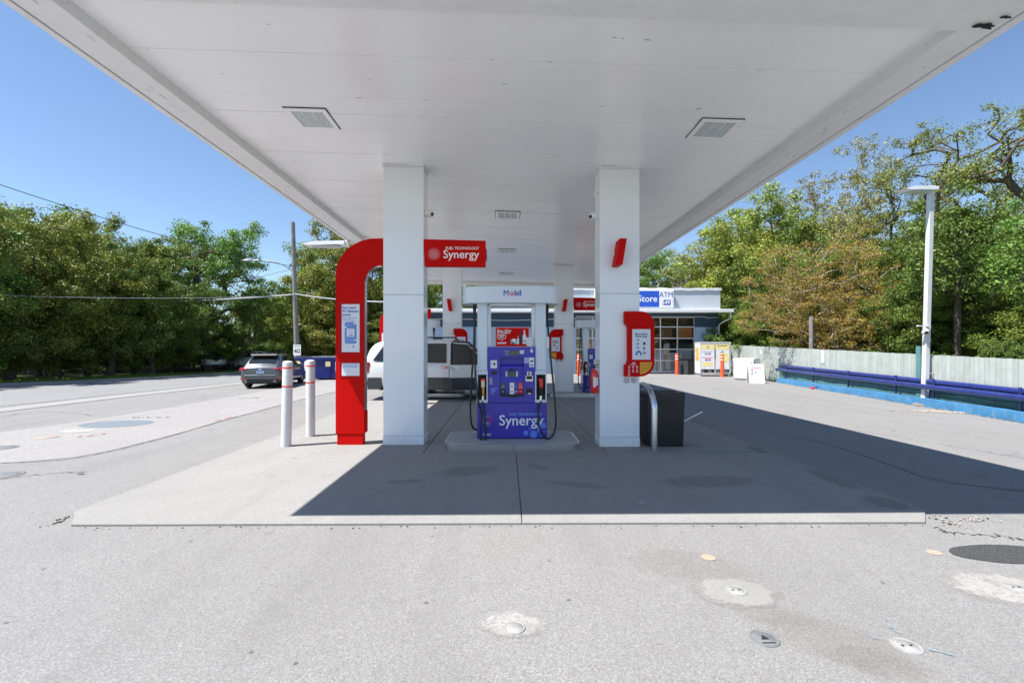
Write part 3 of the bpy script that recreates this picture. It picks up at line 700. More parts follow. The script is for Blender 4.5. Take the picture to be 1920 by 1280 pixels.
# ------------------------------------------------------------------ tall red arch
t = thing('arch_sign', 'tall red arch sign bending over to the front left pillar, with two white posters', 'sign', (0, 7.40, 0.018), group='tall red arches')
z0 = .018
out = [(-2.71, .2), (-2.25, .2), (-2.25, 2.61)] + [(x, z) for x, z in arc(-1.99, 2.61, .26, .31, 180, 90)][1:] + [(-1.942, 2.92), (-1.942, 3.355), (-2.04, 3.355)] + arc(-2.06, 2.75, .65, .605, 90, 180)[1:]
b = MB(); b.prism([(x, z-z0) for x, z in out], 0, .15, M['red'], 'y', M['red']); b.build('arch', t, bevel=.008)
b = MB(); b.box(-2.69, -2.275, .01, .14, 0, .2-z0-.002, M['red']); b.box(-2.247, -2.232, .02, .13, .2, .55, M['red']); b.build('foot', t, bevel=.004)
b = MB(); b.prism([(-2.2485, .56), (-2.2435, .56), (-2.2435, 2.59)]+[(-1.99+.2535*math.cos(R(a)), 2.593+.3035*math.sin(R(a))) for a in range(180, 88, -9)]+[(-1.99+.2585*math.cos(R(a)), 2.593+.3085*math.sin(R(a))) for a in range(90, 182, 9)]+[(-2.2485, 2.59)], .02, .13, M['steel'], 'y'); b.build('inner_trim', t)
def poster_panel(x0, x1, za, zb, nm):
    b = MB(); e = .028
    for a in ((x0-e, x1+e, za-e, za-e+.006), (x0-e, x1+e, zb+e-.006, zb+e), (x0-e, x0-e+.006, za-e+.006, zb+e-.006), (x1+e-.006, x1+e, za-e+.006, zb+e-.006)):
        b.box(a[0], a[1], -.006, -.0005, a[2]-z0, a[3]-z0, M['redline'])
    b.box(x0, x1, -.005, -.0005, za-z0, zb-z0, M['poster']); return b
b = poster_panel(-2.61, -2.325, 1.517, 2.288, 'poster')
b.text('Earn extra', .052, -2.60, 2.232-z0, -.0065, M['letterblue'], 'LEFT', .02)
b.text('PC Optimum', .052, -2.60, 2.175-z0, -.0065, M['letterblue'], 'LEFT', .02, .92)
b.text('points.', .052, -2.60, 2.118-z0, -.0065, M['letterblue'], 'LEFT', .02)
b.text('When you pay with the', .024, -2.60, 2.068-z0, -.0065, M['sky3'], 'LEFT', .01, .98)
b.text('Esso and Mobil app.', .024, -2.60, 2.034-z0, -.0065, M['sky3'], 'LEFT', .01, .98)
b.prism(rrect(-2.56, -2.375, 1.655-z0, 2.0-z0, .024), -.0068, -.0052, M['letterblue'])
b.prism(rrect(-2.552, -2.383, 1.664-z0, 1.991-z0, .02), -.0080, -.0069, M['sign_blue'] if False else mat('phone screen', (.16, .28, .62), .3, var=.5, scale=2.5))
b.prism(rrect(-2.53, -2.405, 1.765-z0, 1.895-z0, .02), -.0092, -.0081, M['poster'])
b.disc(-2.467, 1.85-z0, .028, -.0094, M['letterblue'], 20, .023); b.text('Mobil', .028, -2.467, 1.79-z0, -.0098, M['letterblue'], bold=.02)
for q in ((-2.42, -2.365, 1.965, 1.99), (-2.575, -2.53, 1.91, 1.93), (-2.41, -2.36, 1.70, 1.722)):
    b.prism(rrect(q[0], q[1], q[2]-z0, q[3]-z0, .01), -.0104, -.0093, M['paper'])
b.disc(-2.42, 1.612-z0, .010, -.0066, M['letterblue'], 12); b.box(-2.432, -2.408, -.0066, -.0052, 1.590-z0, 1.602-z0, M['letterblue'])
b.text('A', .02, -2.51, 1.61-z0, -.0065, M['lettergrey']); b.build('poster', t)
b = poster_panel(-2.61, -2.325, 1.135, 1.335, 'small_poster')
b.text('Download the Esso', .028, -2.467, 1.308-z0, -.0065, M['sky3'], 'CENTER', .015)
b.text('and Mobil App now.', .028, -2.467, 1.277-z0, -.0065, M['sky3'], 'CENTER', .015)
b.build('small_poster', t)
# second arch, farther back
t = thing('arch_sign', 'distant red arch sign seen past the tail of the silver vehicle', 'sign', (-5.42, 20.0, 0.018), group='tall red arches')
o2 = [(0, 0), (.46, 0), (.46, 2.60)] + arc(.72, 2.60, .26, .31, 180, 90)[1:] + [(2.22, 2.91), (2.22, 3.34), (.66, 3.34)] + arc(.65, 2.74, .65, .60, 90, 180)[1:]
b = MB(); b.prism(o2, 0, .15, M['red'], 'y'); b.build('arch', t, bevel=.008)
b = MB(); b.box(.1, .385, -.006, -.0005, 1.5, 2.27, M['poster']); b.build('poster', t)

# ------------------------------------------------------------------ red info panels on pillars
def info_panel(x, y, label, flip=1, detail=True, zz=0):
    t = thing('info_panel', label, 'info panel', (x, y, 1.135+zz), group='red info panels on the pillars')
    def X(u): return u*flip
    H_ = 1.02; W_ = .465
    o = [(0, 0), (.24, 0)] + arc(.24, .225, .225, .225, -90, 0)[1:] + arc(.25, H_-.22, .215, .22, 0, 90) + [(0, H_), (0, H_-.19)] + [(.03, H_-.21), (.05, H_-.25), (.052, .26), (.035, .20), (0, .175)]
    b = MB(); pts = [(X(u), v) for u, v in o]
    if flip < 0: pts = pts[::-1]
    b.prism(pts, -.09, -.001, M['red'], 'y'); b.build('housing', t, bevel=.006)
    yb = -.0925
    b = MB(); x0, x1 = sorted((X(.115), X(.40))); b.box(x0, x1, yb-.003, yb+.0015, .265, .74, M['poster'])
    xm = (x0+x1)/2
    if detail:
        b.text('More points.', .040, xm, .665, yb-.0045, M['letterblack'], bold=.025); b.text('More ways.', .040, xm, .628, yb-.0045, M['letterblack'], bold=.025)
        for s, zt in (('10', .572), ('30', .51), ('70', .447)): b.text(s, .044, x0+.085, zt, yb-.0045, M['letterblue'], bold=.02)
        b.text('10', .048, x0+.185, .368, yb-.0045, M['letterblack'], bold=.03)
        b.prism([(x1-.115, .495), (x1-.08, .495), (x1-.075, .53), (x1-.09, .54), (x1-.115, .53)], yb-.0046, yb-.0031, M['letterblack']); b.prism([(x1-.11, .425), (x1-.09, .42), (x1-.087, .45), (x1-.10, .47), (x1-.112, .46)], yb-.0046, yb-.0031, M['letterblack'])
        b.prism(arc(x0+.10, .335, .05, .068, 0, 180, 14), yb-.0046, yb-.0031, M['letterblue']); b.box(x0+.078, x0+.122, yb-.006, yb-.0047, .335, .372, M['poster'])
        for k in (-.04, .0, .05): b.disc(xm+k, .708, .005, yb-.0045, M['lettergrey'], 8)
    else:
        for k in range(3): b.box(xm-.1, xm+.08, yb-.0045, yb-.0031, .62-.035*k, .635-.035*k, M['letterblack'])
        b.box(xm-.07, xm-.02, yb-.0045, yb-.0031, .45, .5, M['letterblack']); b.box(xm+.03, xm+.07, yb-.0045, yb-.0031, .37, .42, M['letterblue'])
    b.build('poster', t)
    b = MB(); q = [(.235, .225), (.235, .035)] + arc(.235, .225, .19, .19, -85, 0, 9); pts = [(X(u), v) for u, v in q]
    if flip < 0: pts = pts[::-1]
    b.prism(pts, yb-.003, yb+.0015, M['yellow'], 'y')
    if detail:
        for k, (zq, L) in enumerate(((.200, .17), (.178, .16), (.158, .15), (.138, .14), (.118, .12), (.098, .1), (.078, .07))):
            b.box(.245, .245+L, yb-.0042, yb-.0031, zq, zq+.0045, M['letterred'] if k == 0 else mat('amber print', (.35, .12, .01), .5))
    b.build('warning_panel', t)
    if detail:
        b = MB()
        for i, xx in enumerate((.065, .128, .19)):
            for j, zq in enumerate((.155, .095, .04)):
                if j == 2 and i: continue
                b.disc(xx, zq, .015, yb, M['letter'], 14, .0115); b.disc(xx, zq, .006, yb, M['letter'], 8); b.box(xx-.017, xx+.017, yb, yb+.0012, zq-.029, zq-.024, M['letter'])
        b.prism([(.105, .208), (.135, .222), (.150, .215), (.145, .200), (.12, .203)], yb, yb+.0012, M['letter']); b.box(.155, .163, yb, yb+.0012, .2, .225, M['letter'])
        b.box(.08, .18, yb, yb+.0012, .183, .189, M['letter']); b.build('pictograms', t)
    return t
info_panel(1.90, 7.178, 'near red info panel with curved side and amber corner, on the front right pillar')
info_panel(-1.68, 15.44, 'distant red info panel seen above the silver vehicle on the rear left pillar', 1, False, .12)
info_panel(2.02, 15.44, 'distant red info panel on the rear right pillar beside the pump hoses', -1, False, .10)
def stickers(x, y, z, label, r=.043, dx=.12):
    t = thing('prohibition_sticker', label, 'sticker', (x, y, z), group='prohibition stickers on the pillars'); 
    for k in (0, 1):
        b = MB(); cx = k*dx
        b.disc(cx, 0, r, 0, M['paper'], 24)
        b.disc(cx, 0, r, -.0018, M['letterred'] if False else M['redline'], 24, r*.84)
        b.M = Matrix.Translation((cx, 0, 0)) @ Matrix.Rotation(R(42), 4, 'Y'); b.box(-r*.85, r*.85, -.0030, -.0018, -r*.06, r*.06, M['redline']); b.M = Matrix.Identity(4)
        if k == 0: b.box(cx-r*.5, cx+r*.3, -.0042, -.0031, -r*.14, r*.04, M['letterblack'])
        else:
            b.prism([(cx-r*.45, -r*.35), (cx-r*.1, -r*.35), (cx-r*.1, r*.1), (cx+r*.35, -r*.05), (cx+r*.35, r*.1), (cx-r*.1, r*.3), (cx-r*.35, r*.35)], -.0042, -.0031, M['letterblack'])
        b.build('sticker', t)
stickers(1.945, 7.176, 1.066, 'pair of round red ringed prohibition stickers under the near info panel')
stickers(1.83, 15.446, 1.19, 'pair of tiny round stickers on the rear right pillar', .045, .13)

# cameras on the pillars
def dome_camera(x, y, z, s, label):
    t = thing('security_camera', label, 'camera', (x, y, z), group='security cameras')
    b = MB(); b.cyl((0, 0, 0), .055, s*.05, M['white'], 16, 'x'); b.build('mount', t, bevel=.003)
    b = MB(); b.sphere((s*.09, 0, -.005), .055, M['white'], 16); b.tube([(s*.05, 0, 0), (s*.1, -.01, -.004)], [.05, .054], M['white'], 14); b.build('housing', t)
    b = MB(); b.sphere((s*.12, -.03, -.02), .030, M['cglass'], 12); b.build('lens', t)
dome_camera(-1.288, 7.5, 3.79, 1, 'white ball camera on the inner side of the front left pillar')
dome_camera(1.524, 7.35, 3.72, -1, 'white ball camera on the inner side of the front right pillar')
t = thing('conduit_bracket', 'small white bracket above the camera on the front right pillar', 'bracket', (1.524, 7.3, 4.10))
b = MB(); b.box(-.06, 0, -.02, .02, -.015, .015, M['white']); b.tube([(-.055, 0, 0), (-.07, 0, -.04), (-.05, 0, -.08)], .008, M['white'], 6); b.build('bracket', t)

# fire extinguisher
t = thing('fire_extinguisher', 'red fire extinguisher hanging on the inner side of the front right pillar', 'fire extinguisher', (1.455, 7.26, .86))
b = MB(); b.lathe([(.001, 0), (.052, .003), (.060, .02), (.060, .31), (.050, .35), (.025, .375), (.018, .385), (.018, .40)], M['redplastic'], 20); b.build('cylinder', t)
b = MB(); b.box(-.03, .012, -.0625, -.055, .10, .26, M['paper']); b.box(.02, .045, -.062, -.045, .13, .25, M['paper']); b.build('label', t)
b = MB(); b.cyl((0, 0, .395), .018, .035, M['black'], 12); b.prism([(-.02, .43), (.075, .455), (.078, .468), (-.02, .448)], -.012, .012, M['black']); b.prism([(-.02, .425), (.07, .415), (.07, .405), (-.02, .41)], -.012, .012, M['black']); b.build('valve', t)
b = MB(); b.tube(catmull([(-.02, 0, .42), (-.06, -.01, .40), (-.075, -.02, .32), (-.072, -.01, .18), (-.065, -.01, .12)]), .009, M['rubber'], 8); b.build('hose', t)
b = MB(); b.box(-.01, .068, -.02, .02, .46, .54, M['galv']); b.build('hook', t)

# ------------------------------------------------------------------ pump islands
def island(x0, x1, y0, y1, label):
    t = thing('pump_island', label, 'pump island', ((x0+x1)/2, (y0+y1)/2, .018), group='raised concrete pump islands'); hx, hy = (x1-x0)/2, (y1-y0)/2
    o = rrect(-hx, hx, -hy, hy, .22, 9)
    b = MB(); b.prism(o, 0, .112, M['steel'], 'z'); b.build('steel_edge', t, bevel=.022, seg=4)
    b = MB(); b.prism(rrect(-hx+.026, hx-.026, -hy+.026, hy-.026, .195, 9), .09, .1135, M['island'], 'z'); b.build('island_top', t)
    b = MB(); b.box(-.0025, .0025, -hy-.0012, -hy+.02, .002, .10, M['gap']); b.build('seam', t)
    return t
island(-.912, 1.185, 6.86, 8.0, 'steel edged concrete island under the near purple blue pump')
island(1.42, 4.55, 14.75, 16.2, 'farther pump island at the right under the rear right pillar')
island(-4.0, -1.25, 14.85, 16.2, 'farther pump island at the left behind the silver vehicle')

# ------------------------------------------------------------------ fuel pump (zoomed pixels of the photo scaled to metres)
def zx(x): return (x-382)/443.0
def zz(y): return (1140-y)/443.0
def hose(b, pts, r=.0155): b.tube(catmull([(p[0], p[1], p[2]) for p in pts], 8), r, M['rubber'], 10)
def make_pump(label, loc, near=True):
    t = thing('fuel_pump', label, 'fuel pump', loc, group='purple blue fuel pumps')
    B = M['blue']; W_ = M['pumpwhite']
    b = MB(); b.box(zx(135), zx(630), 0, .46, 0.012, zz(884), B); b.build('lower_cabinet', t, bevel=.006)
    b = MB(); b.box(zx(142), zx(622), .02, .44, 0, .012, M['gap']); b.build('plinth', t)
    b = MB()
    b.text('Synergy', .232, zx(447), zz(1012), -.0015, M['letter'], bold=.012, sx=.98)
    b.text('FUEL TECHNOLOGY', .058, zx(599), zz(966), -.0015, M['sky3'], 'RIGHT', .012, 1.0)
    b.text('Mobil', .058, zx(176), zz(1109), -.0015, M['letter'], 'LEFT', .006)
    b.build('lettering', t)
    b = MB(); dots_logo(b, zx(211), zz(1005), .105, -.0018, M['letter'], M['letterred'])
    for (x, y, r) in ((535, 1108, 26), (573, 1083, 15), (603, 1045, 22), (512, 1070, 13), (480, 1097, 18), (560, 1050, 9), (604, 1003, 12), (590, 1115, 14), (470, 1062, 6), (612, 1088, 10)):
        b.disc(zx(x), zz(y), r/443.0, -.0016-.0003*(x % 3), M['blue3'] if r > 14 else mat('mid blue graphic', (.07, .12, .62), .35), 24)
    b.build('emblem', t)
    # upper cabinet with a recess
    b = MB()
    x0, x1, za, zb = zx(210), zx(547), zz(883), zz(490)
    rx0, rx1, rz0, rz1 = zx(297), zx(465), zz(740), zz(567)
    b.box(x0, x1, .06, .42, za+.002, zb, B)
    for q in ((x0, rx0, za+.002, zb), (rx1, x1, za+.002, zb), (rx0, rx1, rz1, zb), (rx0, rx1, za+.002, zz(838))): b.box(q[0], q[1], -.02, .0595, q[2], q[3], B)
    b.build('upper_cabinet', t, bevel=.004)
    b = MB(); xa, xb = zx(300), zx(463)   # sloping keypad console
    P = [(xa, -.008, zz(838)), (xb, -.008, zz(838)), (xb, -.02, zz(742)), (xa, -.02, zz(742)), (xb, .03, zz(628)), (xa, .03, zz(628)), (xb, .0585, zz(612)), (xa, .0585, zz(612))]
    b.add(P, [(0, 1, 2, 3), (3, 2, 4, 5), (5, 4, 6, 7)], B); b.build('console', t)
    b = MB(); b.prism(arc(zx(382), zz(828), .185, .035, 180, 360, 16) + [(zx(464), zz(822)), (zx(300), zz(822))], -.034, -.021, M['black']); b.build('console_lip', t)
    b = MB(); b.box(zx(355), zx(408), .0, .012, zz(657), zz(647), M['black']); b.build('printer_slot', t)
    b = MB(); b.prism(rrect(zx(330), zx(432), zz(554), zz(512), .004), -.0235, -.0205, M['blue2'])
    b.box(zx(362), zx(430), -.026, -.0236, zz(550), zz(516), M['lcd'])
    b.text('Total $', .026, zx(360), zz(523), -.0252, M['letter'], 'RIGHT', .015); b.text('Litres', .026, zx(360), zz(540), -.0252, M['letter'], 'RIGHT', .015)
    b.box(zx(436), zx(467), -.0235, -.0205, zz(538), zz(514), M['paper']); b.box(zx(438), zx(465), -.0245, -.0236, zz(529), zz(524), M['lettergrey']); b.build('price_display', t)
    b = MB(); zc_ = zz(682)
    b.box(zx(352), zx(408), -.004, .012, zz(702), zz(664), M['lcd'])
    for x in (337, 411):
        b.box(zx(x), zx(x+12), -.006, .012, zz(700), zz(662), M['steel'])
        for k in range(4): b.box(zx(x+3), zx(x+9), -.0085, -.0062, zz(697-9*k), zz(692-9*k), M['letterblack'])
    b.build('screen', t, bevel=.002, seg=1)
    def grade(nm, xa, xb, m, txt, big, btn, tm):
        b = MB(); b.box(zx(xa), zx(xb), -.026, -.0205, zz(826), zz(742), m)
        b.prism(rrect(zx(xa)+.004, zx(xb)-.004, zz(822), zz(789), .012), -.038, -.0262, btn)
        b.text(big, .030, zx((xa+xb)/2), zz(805), -.0395, tm, bold=.03); 
        b.box(zx(xa)+.012, zx(xb)-.012, -.0275, -.0262, zz(776), zz(768), M['lettergrey']); b.box(zx(xa)+.016, zx(xb)-.016, -.0275, -.0262, zz(758), zz(755), M['lettergrey'])
        b.build(nm, t)
    grade('grade_button', 303, 334, M['green'], '', '$', M['black'], M['letter'])
    grade('grade_button', 366, 397, M['letter'], '', '87', M['letter'], M['letterblack'])
    grade('grade_button', 400, 423, M['blue2'], '', '89', M['blue'], M['letter'])
    grade('grade_button', 426, 458, M['redplastic'], '', '91', M['red'], M['letter'])
    b = MB(); b.box(zx(230), zx(276), -.0235, -.0205, zz(640), zz(584), M['paper']); b.box(zx(252), zx(264), -.025, -.0236, zz(620), zz(602), M['letterblack']); b.box(zx(235), zx(249), -.0245, -.0236, zz(610), zz(604), M['lettergrey']); b.build('pay_label', t)
    b = MB(); b.box(zx(236), zx(274), -.0245, -.0205, zz(685), zz(660), M['black']); b.box(zx(250), zx(258), -.026, -.0246, zz(675), zz(670), M['lcd']); b.build('scanner', t)
    b = MB(); b.box(zx(222), zx(244), -.0235, -.0205, zz(755), zz(706), M['lettergrey']); b.build('badge', t)
    b = MB()
    for k, L in enumerate((52, 40, 36, 30, 24)): b.box(zx(230), zx(230+L), -.0222, -.0205, zz(784+9*k), zz(781+9*k), M['sky3'])
    b.build('small_print', t)
    b = MB(); b.box(zx(467), zx(502), -.0235, -.0205, zz(606), zz(565), mat('pale blue label', (.36, .42, .68), .5)); b.box(zx(503), zx(538), -.0235, -.0205, zz(633), zz(565), M['paper'])
    for q in ((508, 528, 596, 589), (520, 532, 590, 582), (509, 532, 622, 616)): b.box(zx(q[0]), zx(q[1]), -.025, -.0236, zz(q[2]), zz(q[3]), M['letterblack'])
    b.build('instruction_label', t)
    b = MB(); b.box(zx(489), zx(518), -.028, -.0205, zz(690), zz(664), M['steel']); b.box(zx(497), zx(508), -.0295, -.0281, zz(688), zz(666), M['letterblack'])
    b.box(zx(478), zx(529), -.036, -.0205, zz(732), zz(693), M['steel']); b.box(zx(483), zx(524), -.0385, -.0361, zz(718), zz(696), M['black']); b.build('card_reader', t, bevel=.003, seg=1)
    b = MB(); b.box(zx(480), zx(526), -.0235, -.0205, zz(825), zz(783), M['black']); b.box(zx(494), zx(516), -.03, -.0236, zz(822), zz(815), M['steel']); b.build('receipt_slot', t)
    if near:
        b = MB(); b.text('6', .098, zx(521), zz(516), -.0215, M['letter'], bold=.03); b.build('pump_number', t)
    # columns
    for (xa, xb, s, xi) in ((137, 208, 1, 232), (547, 622, -1, 523)):
        c = MB(); c.box(zx(xa), zx(xb), .0, .30, zz(655), zz(181), W_); c.build('column', t, bevel=.008)
        c = MB(); l, r_ = sorted((zx(xb if s > 0 else xi), zx(xi if s > 0 else xa)))
        c.box(l+.001, r_-.001, .08, .28, zz(488), zz(181), M['pillar']); c.build('inner_column', t)
        c = MB(); xl, xr = zx(xa-3), zx(xb+3 if s > 0 else xb+3)
        zt, zb_ = zz(657), zz(881)
        c.box(xl, zx(xa+5), -.07, .05, zb_, zz(684), W_); c.box(zx(xb-5), xr, -.07, .05, zb_, zz(684), W_)
        c.add([(xl, 0, zt), (xr, 0, zt), (xr, -.07, zz(684)), (xl, -.07, zz(684)), (xl, .05, zt), (xr, .05, zt), (xr, .05, zz(684)), (xl, .05, zz(684))], [(0, 1, 2, 3)[::-1], (0, 4, 5, 1)[::-1], (0, 3, 7, 4)[::-1], (1, 5, 6, 2)[::-1], (3, 2, 6, 7)[::-1]], W_)
        c.box(zx(xa+5), zx(xb-5), -.066, .05, zb_, zz(862), W_); c.build('nozzle_boot', t, bevel=.004)
        c = MB(); c.box(zx(xa+5)+.001, zx(xb-5)-.001, .03, .049, zz(862), zz(684), M['black']); c.build('boot_back', t)
    # cap
    b = MB(); o = []
    hx = (zx(718)-zx(30))/2; cx = (zx(718)+zx(30))/2
    for k in range(40):
        a = 2*math.pi*k/40; ca, sa = math.cos(a), math.sin(a)
        o.append((cx+hx*math.copysign(abs(ca)**.55, ca), .20+.36*math.copysign(abs(sa)**.62, sa)))
    b.prism(o, zz(184), zz(70), W_, 'z'); b.build('cap', t, bevel=.02, seg=4)
    b = MB(); b.prism([(cx+(x-cx)*.48, .2+(y-.2)*.75) for x, y in o], zz(200), zz(186), W_, 'z'); b.build('cap_light', t, bevel=.008)
    b = MB(); b.text('M', .12, zx(319), zz(119), -.164, M['letterblue'], 'LEFT', .006); b.text('o', .12, zx(319)+.104, zz(119), -.164, M['letterred'], 'LEFT', .018); b.text('bil', .12, zx(319)+.174, zz(119), -.164, M['letterblue'], 'LEFT', .018); b.build('cap_lettering', t)
    # topper poster
    b = MB(); e = 12
    b.box(zx(265), zx(503), .02, .05, zz(488), zz(352), mat('bright red frame', (.80, .06, .03), .4)); b.build('topper_frame', t, bevel=.004)
    b = MB(); b.box(zx(272), zx(496), .014, .0195, zz(481), zz(359), M['red'] if near else M['poster'])
    if near:
        y = .0125
        b.text('Beer, Wine', .048, zx(278), zz(375), y, M['letter'], 'LEFT', .03, 1.0); b.text('& Coolers', .048, zx(278), zz(389), y, M['letter'], 'LEFT', .03)
        b.prism([(zx(278), zz(402)), (zx(278), zz(430)), (zx(308), zz(444)), (zx(338), zz(430)), (zx(338), zz(402))], y, y+.001, M['letter'])
        b.prism([(zx(282), zz(405)), (zx(282), zz(428)), (zx(308), zz(440)), (zx(334), zz(428)), (zx(334), zz(405))], y-.0012, y-.0002, M['red'])
        b.text('SOLD', .034, zx(308), zz(410), y-.0025, M['letter'], bold=.03); b.text('HERE!', .030, zx(308), zz(423), y-.0025, M['letter'], bold=.03)
        for k in (0, 1): b.box(zx(278), zx(345-18*k+(10 if k else 0)), y, y+.001, zz(461+7*k), zz(457+7*k), M['letter'])
        def bottle(xc, w0, zb0, zt0, m, cap):
            wq = w0/443.0/2; X = zx(xc); h = zz(zt0)-zz(zb0)
            b.prism([(X-wq, zz(zb0)), (X+wq, zz(zb0)), (X+wq, zz(zb0)+h*.55), (X+wq*.4, zz(zb0)+h*.72), (X+wq*.36, zz(zt0)), (X-wq*.36, zz(zt0)), (X-wq*.4, zz(zb0)+h*.72), (X-wq, zz(zb0)+h*.55)], y-.001, y, m)
        bottle(444, 21, 470, 368, M['letterblack'], 0); bottle(470, 25, 468, 370, M['paper'], 0); bottle(425, 9, 460, 410, M['cream'], 0)
        b.box(zx(459), zx(481), y-.0025, y-.0012, zz(452), zz(447), M['letterblack'])
        for k, x in enumerate((372, 384, 396, 408, 420)):
            b.box(zx(x), zx(x+11), y-.002, y-.0012, zz(468+k % 2), zz(436-(k*5) % 7), (M['lettergrey'], M['paper'], M['steel'], M['lettergrey'], M['paper'])[k])
        for k, x in enumerate((385, 401, 415)): b.box(zx(x), zx(x+13), y-.0034, y-.0022, zz(470), zz(455), (M['letterblack'], M['lettergrey'], M['paper'])[k])
    else:
        for i in range(3):
            for j in range(2): b.box(zx(300+50*i), zx(318+50*i), .0122, .0138, zz(430+25*j), zz(418+25*j), M['letterblack'] if (i+j) % 2 else M['lettergrey'])
        b.box(zx(290), zx(400), .0122, .0138, zz(385), zz(375), M['letterblack'])
    b.build('topper_poster', t)
    if near:
        b = MB(); b.M = Matrix.Rotation(R(-2), 4, 'Y'); b.box(zx(507), zx(550), -.012, -.0105, zz(487), zz(428), M['paper'])
        for k in range(4): b.box(zx(511), zx(545), -.0132, -.0121, zz(440+12*k), zz(437+12*k), M['lettergrey'] if k % 2 else M['sky3'])
        b.build('taped_notice', t)
        b = MB(); b.box(zx(624), zx(646), .02, .18, zz(500), zz(418), M['paper']); b.build('side_box', t)
    # nozzles
    def nozzle(x, top, m_top, m_body, m_lever, nm='nozzle'):
        X = zx(x)
        n_ = MB(); n_.tube(catmull([(X, .0, zz(700)), (X-.004, -.035, zz(715)), (X, -.055, zz(745)), (X+.002, -.05, zz(790)), (X, -.045, zz(838))], 5), [.026]*6+[.030]*6+[.028]*5+[.022]*4, M['black'], 12)
        n_.build(nm, t)
        q = t.children[-1] if False else None
        n_ = MB(); n_.sphere((X, -.055, zz(722)), .040, m_top, 14, (1, .8, .75)); n_.build('nozzle_guard', t)
        n_ = MB(); n_.box(X-.026, X+.030, -.102, -.055, zz(774), zz(726), m_body); n_.build('nozzle_body', t, bevel=.010, seg=3)
        n_ = MB(); n_.prism([(X-.012, zz(776)), (X+.022, zz(776)), (X+.018, zz(828)), (X-.008, zz(828))], -.098, -.072, m_lever); n_.build('nozzle_lever', t, bevel=.005)
        n_ = MB(); n_.tube([(X, -.045, zz(835)), (X-.005, -.055, zz(868))], [.024, .020], M['steel'], 12); n_.build('swivel', t)
    nozzle(178, 0, M['redplastic'], M['cream'], M['amber'])
    nozzle(585, 0, M['redplastic'], M['redplastic'], M['black'])
    h = MB()
    hose(h, [(zx(172), -.055, zz(862)), (zx(182), -.06, zz(905)), (zx(188), -.075, zz(970)), (zx(195), -.09, zz(1060)), (zx(196), -.10, zz(1120)), (zx(183), -.10, zz(1152)), (zx(165), -.10, zz(1140)), (zx(155), -.09, zz(1080)), (zx(168), -.08, zz(990)), (zx(160), -.075, zz(930)), (zx(143), -.09, zz(850)), (zx(122), -.04, zz(620)), (zx(118), .05, zz(300))])
    h.build('hose', t)
    h = MB(); hose(h, [(zx(112), .22, zz(260)), (zx(104), .22, zz(500)), (zx(86), .22, zz(780)), (zx(80), .22, zz(950)), (zx(92), .22, zz(1060)), (zx(118), .24, zz(1090)), (zx(150), .28, zz(1088))]); h.build('hose', t)
    h = MB(); hose(h, [(zx(590), -.055, zz(868)), (zx(572), -.075, zz(900)), (zx(565), -.10, zz(980)), (zx(578), -.11, zz(1070)), (zx(610), -.11, zz(1122)), (zx(645), -.10, zz(1128)), (zx(678), -.08, zz(1085)), (zx(690), -.06, zz(1000)), (zx(678), -.03, zz(800)), (zx(652), .03, zz(520)), (zx(636), .10, zz(290))]); h.build('hose', t)
    for x in (114, 636):
        h = MB(); h.tube([(zx(x), .14, zz(186)), (zx(x), .14, zz(215)), (zx(x), .12, zz(240)), (zx(x), .1, zz(300))], [.030, .030, .022, .016], M['black'], 12); h.build('hose_swivel', t)
    return t
make_pump('near purple blue fuel pump with number 6, red drinks poster and two hanging nozzles', (.15-.014, 7.27, .132))
make_pump('far fuel pump with a white poster, seen between the rear and front right pillars', (3.22, 15.2, .132), False)
make_pump('far fuel pump at the left, only its cap and column seen above the silver vehicle', (-2.90, 15.2, .132), False)

# ------------------------------------------------------------------ bollards, bin, hoop
def white_bollard(x, y, label, lean=0):
    t = thing('bollard', label, 'bollard', (x, y, .006), group='white bollards with red bands', ry=lean)
    b = MB(); r = .077
    b.lathe([(r, 0), (r, 1.33), (r*.96, 1.352), (r*.75, 1.366), (.001, 1.372)], M['bollard'], 28); b.build('sleeve', t)
    for z in (.955, 1.25):
        b = MB(); b.lathe([(r, 0), (r+.0015, .001), (r+.0015, .024), (r, .025)], M['stripe'], 28, (0, 0, z)); b.build('band', t)
white_bollard(-3.47, 7.33, 'nearer white bollard with two thin red bands at the left, slightly leaning', .022)
white_bollard(-3.44, 8.18, 'farther white bollard with two thin red bands, next to the red arch')
t = thing('litter_bin', 'square black litter bin beside the front right pillar', 'bin', (2.575, 7.42, .018))
b = MB(); b.prism([(-.275, 0), (.275, 0), (.30, .74), (-.30, .74)], -.25, .25, M['bin']); b.build('bin_body', t, bevel=.025, seg=3)
b = MB(); b.prism(rrect(-.305, .305, .743, .86, .03), -.26, .26, M['bin']); b.build('lid', t, bevel=.02, seg=3)
b = MB(); b.box(-.2, .2, -.15, .15, .858, .875, M['black']); b.box(-.12, .12, -.262, -.258, .66, .72, M['black']); b.build('opening', t, bevel=.008)
t = thing('squeegee', 'white handled squeegee sticking out of the side of the black bin', 'squeegee', (2.87, 7.35, .36))
b = MB(); b.tube([(-.03, 0, -.015), (.36, -.02, .19)], .011, M['letter'], 8); b.build('handle', t)
b = MB(); b.tube([(-.06, 0, -.03), (-.0, 0, 0)], .02, M['black'], 8); b.build('head', t)
t = thing('guard_hoop', 'bent steel guard hoop standing between the right pillar and the black bin', 'guard hoop', (2.30, 7.42, .018))
b = MB(); pts = [(0, -.53, 0), (0, -.53, .62)] + [(0.0, -.53*math.cos(R(a)), .62+.345*math.sin(R(a))) for a in range(10, 180, 10)] + [(0, .53, .62), (0, .53, 0)]
b.tube(pts, .044, M['steel'], 20); b.build('hoop', t)

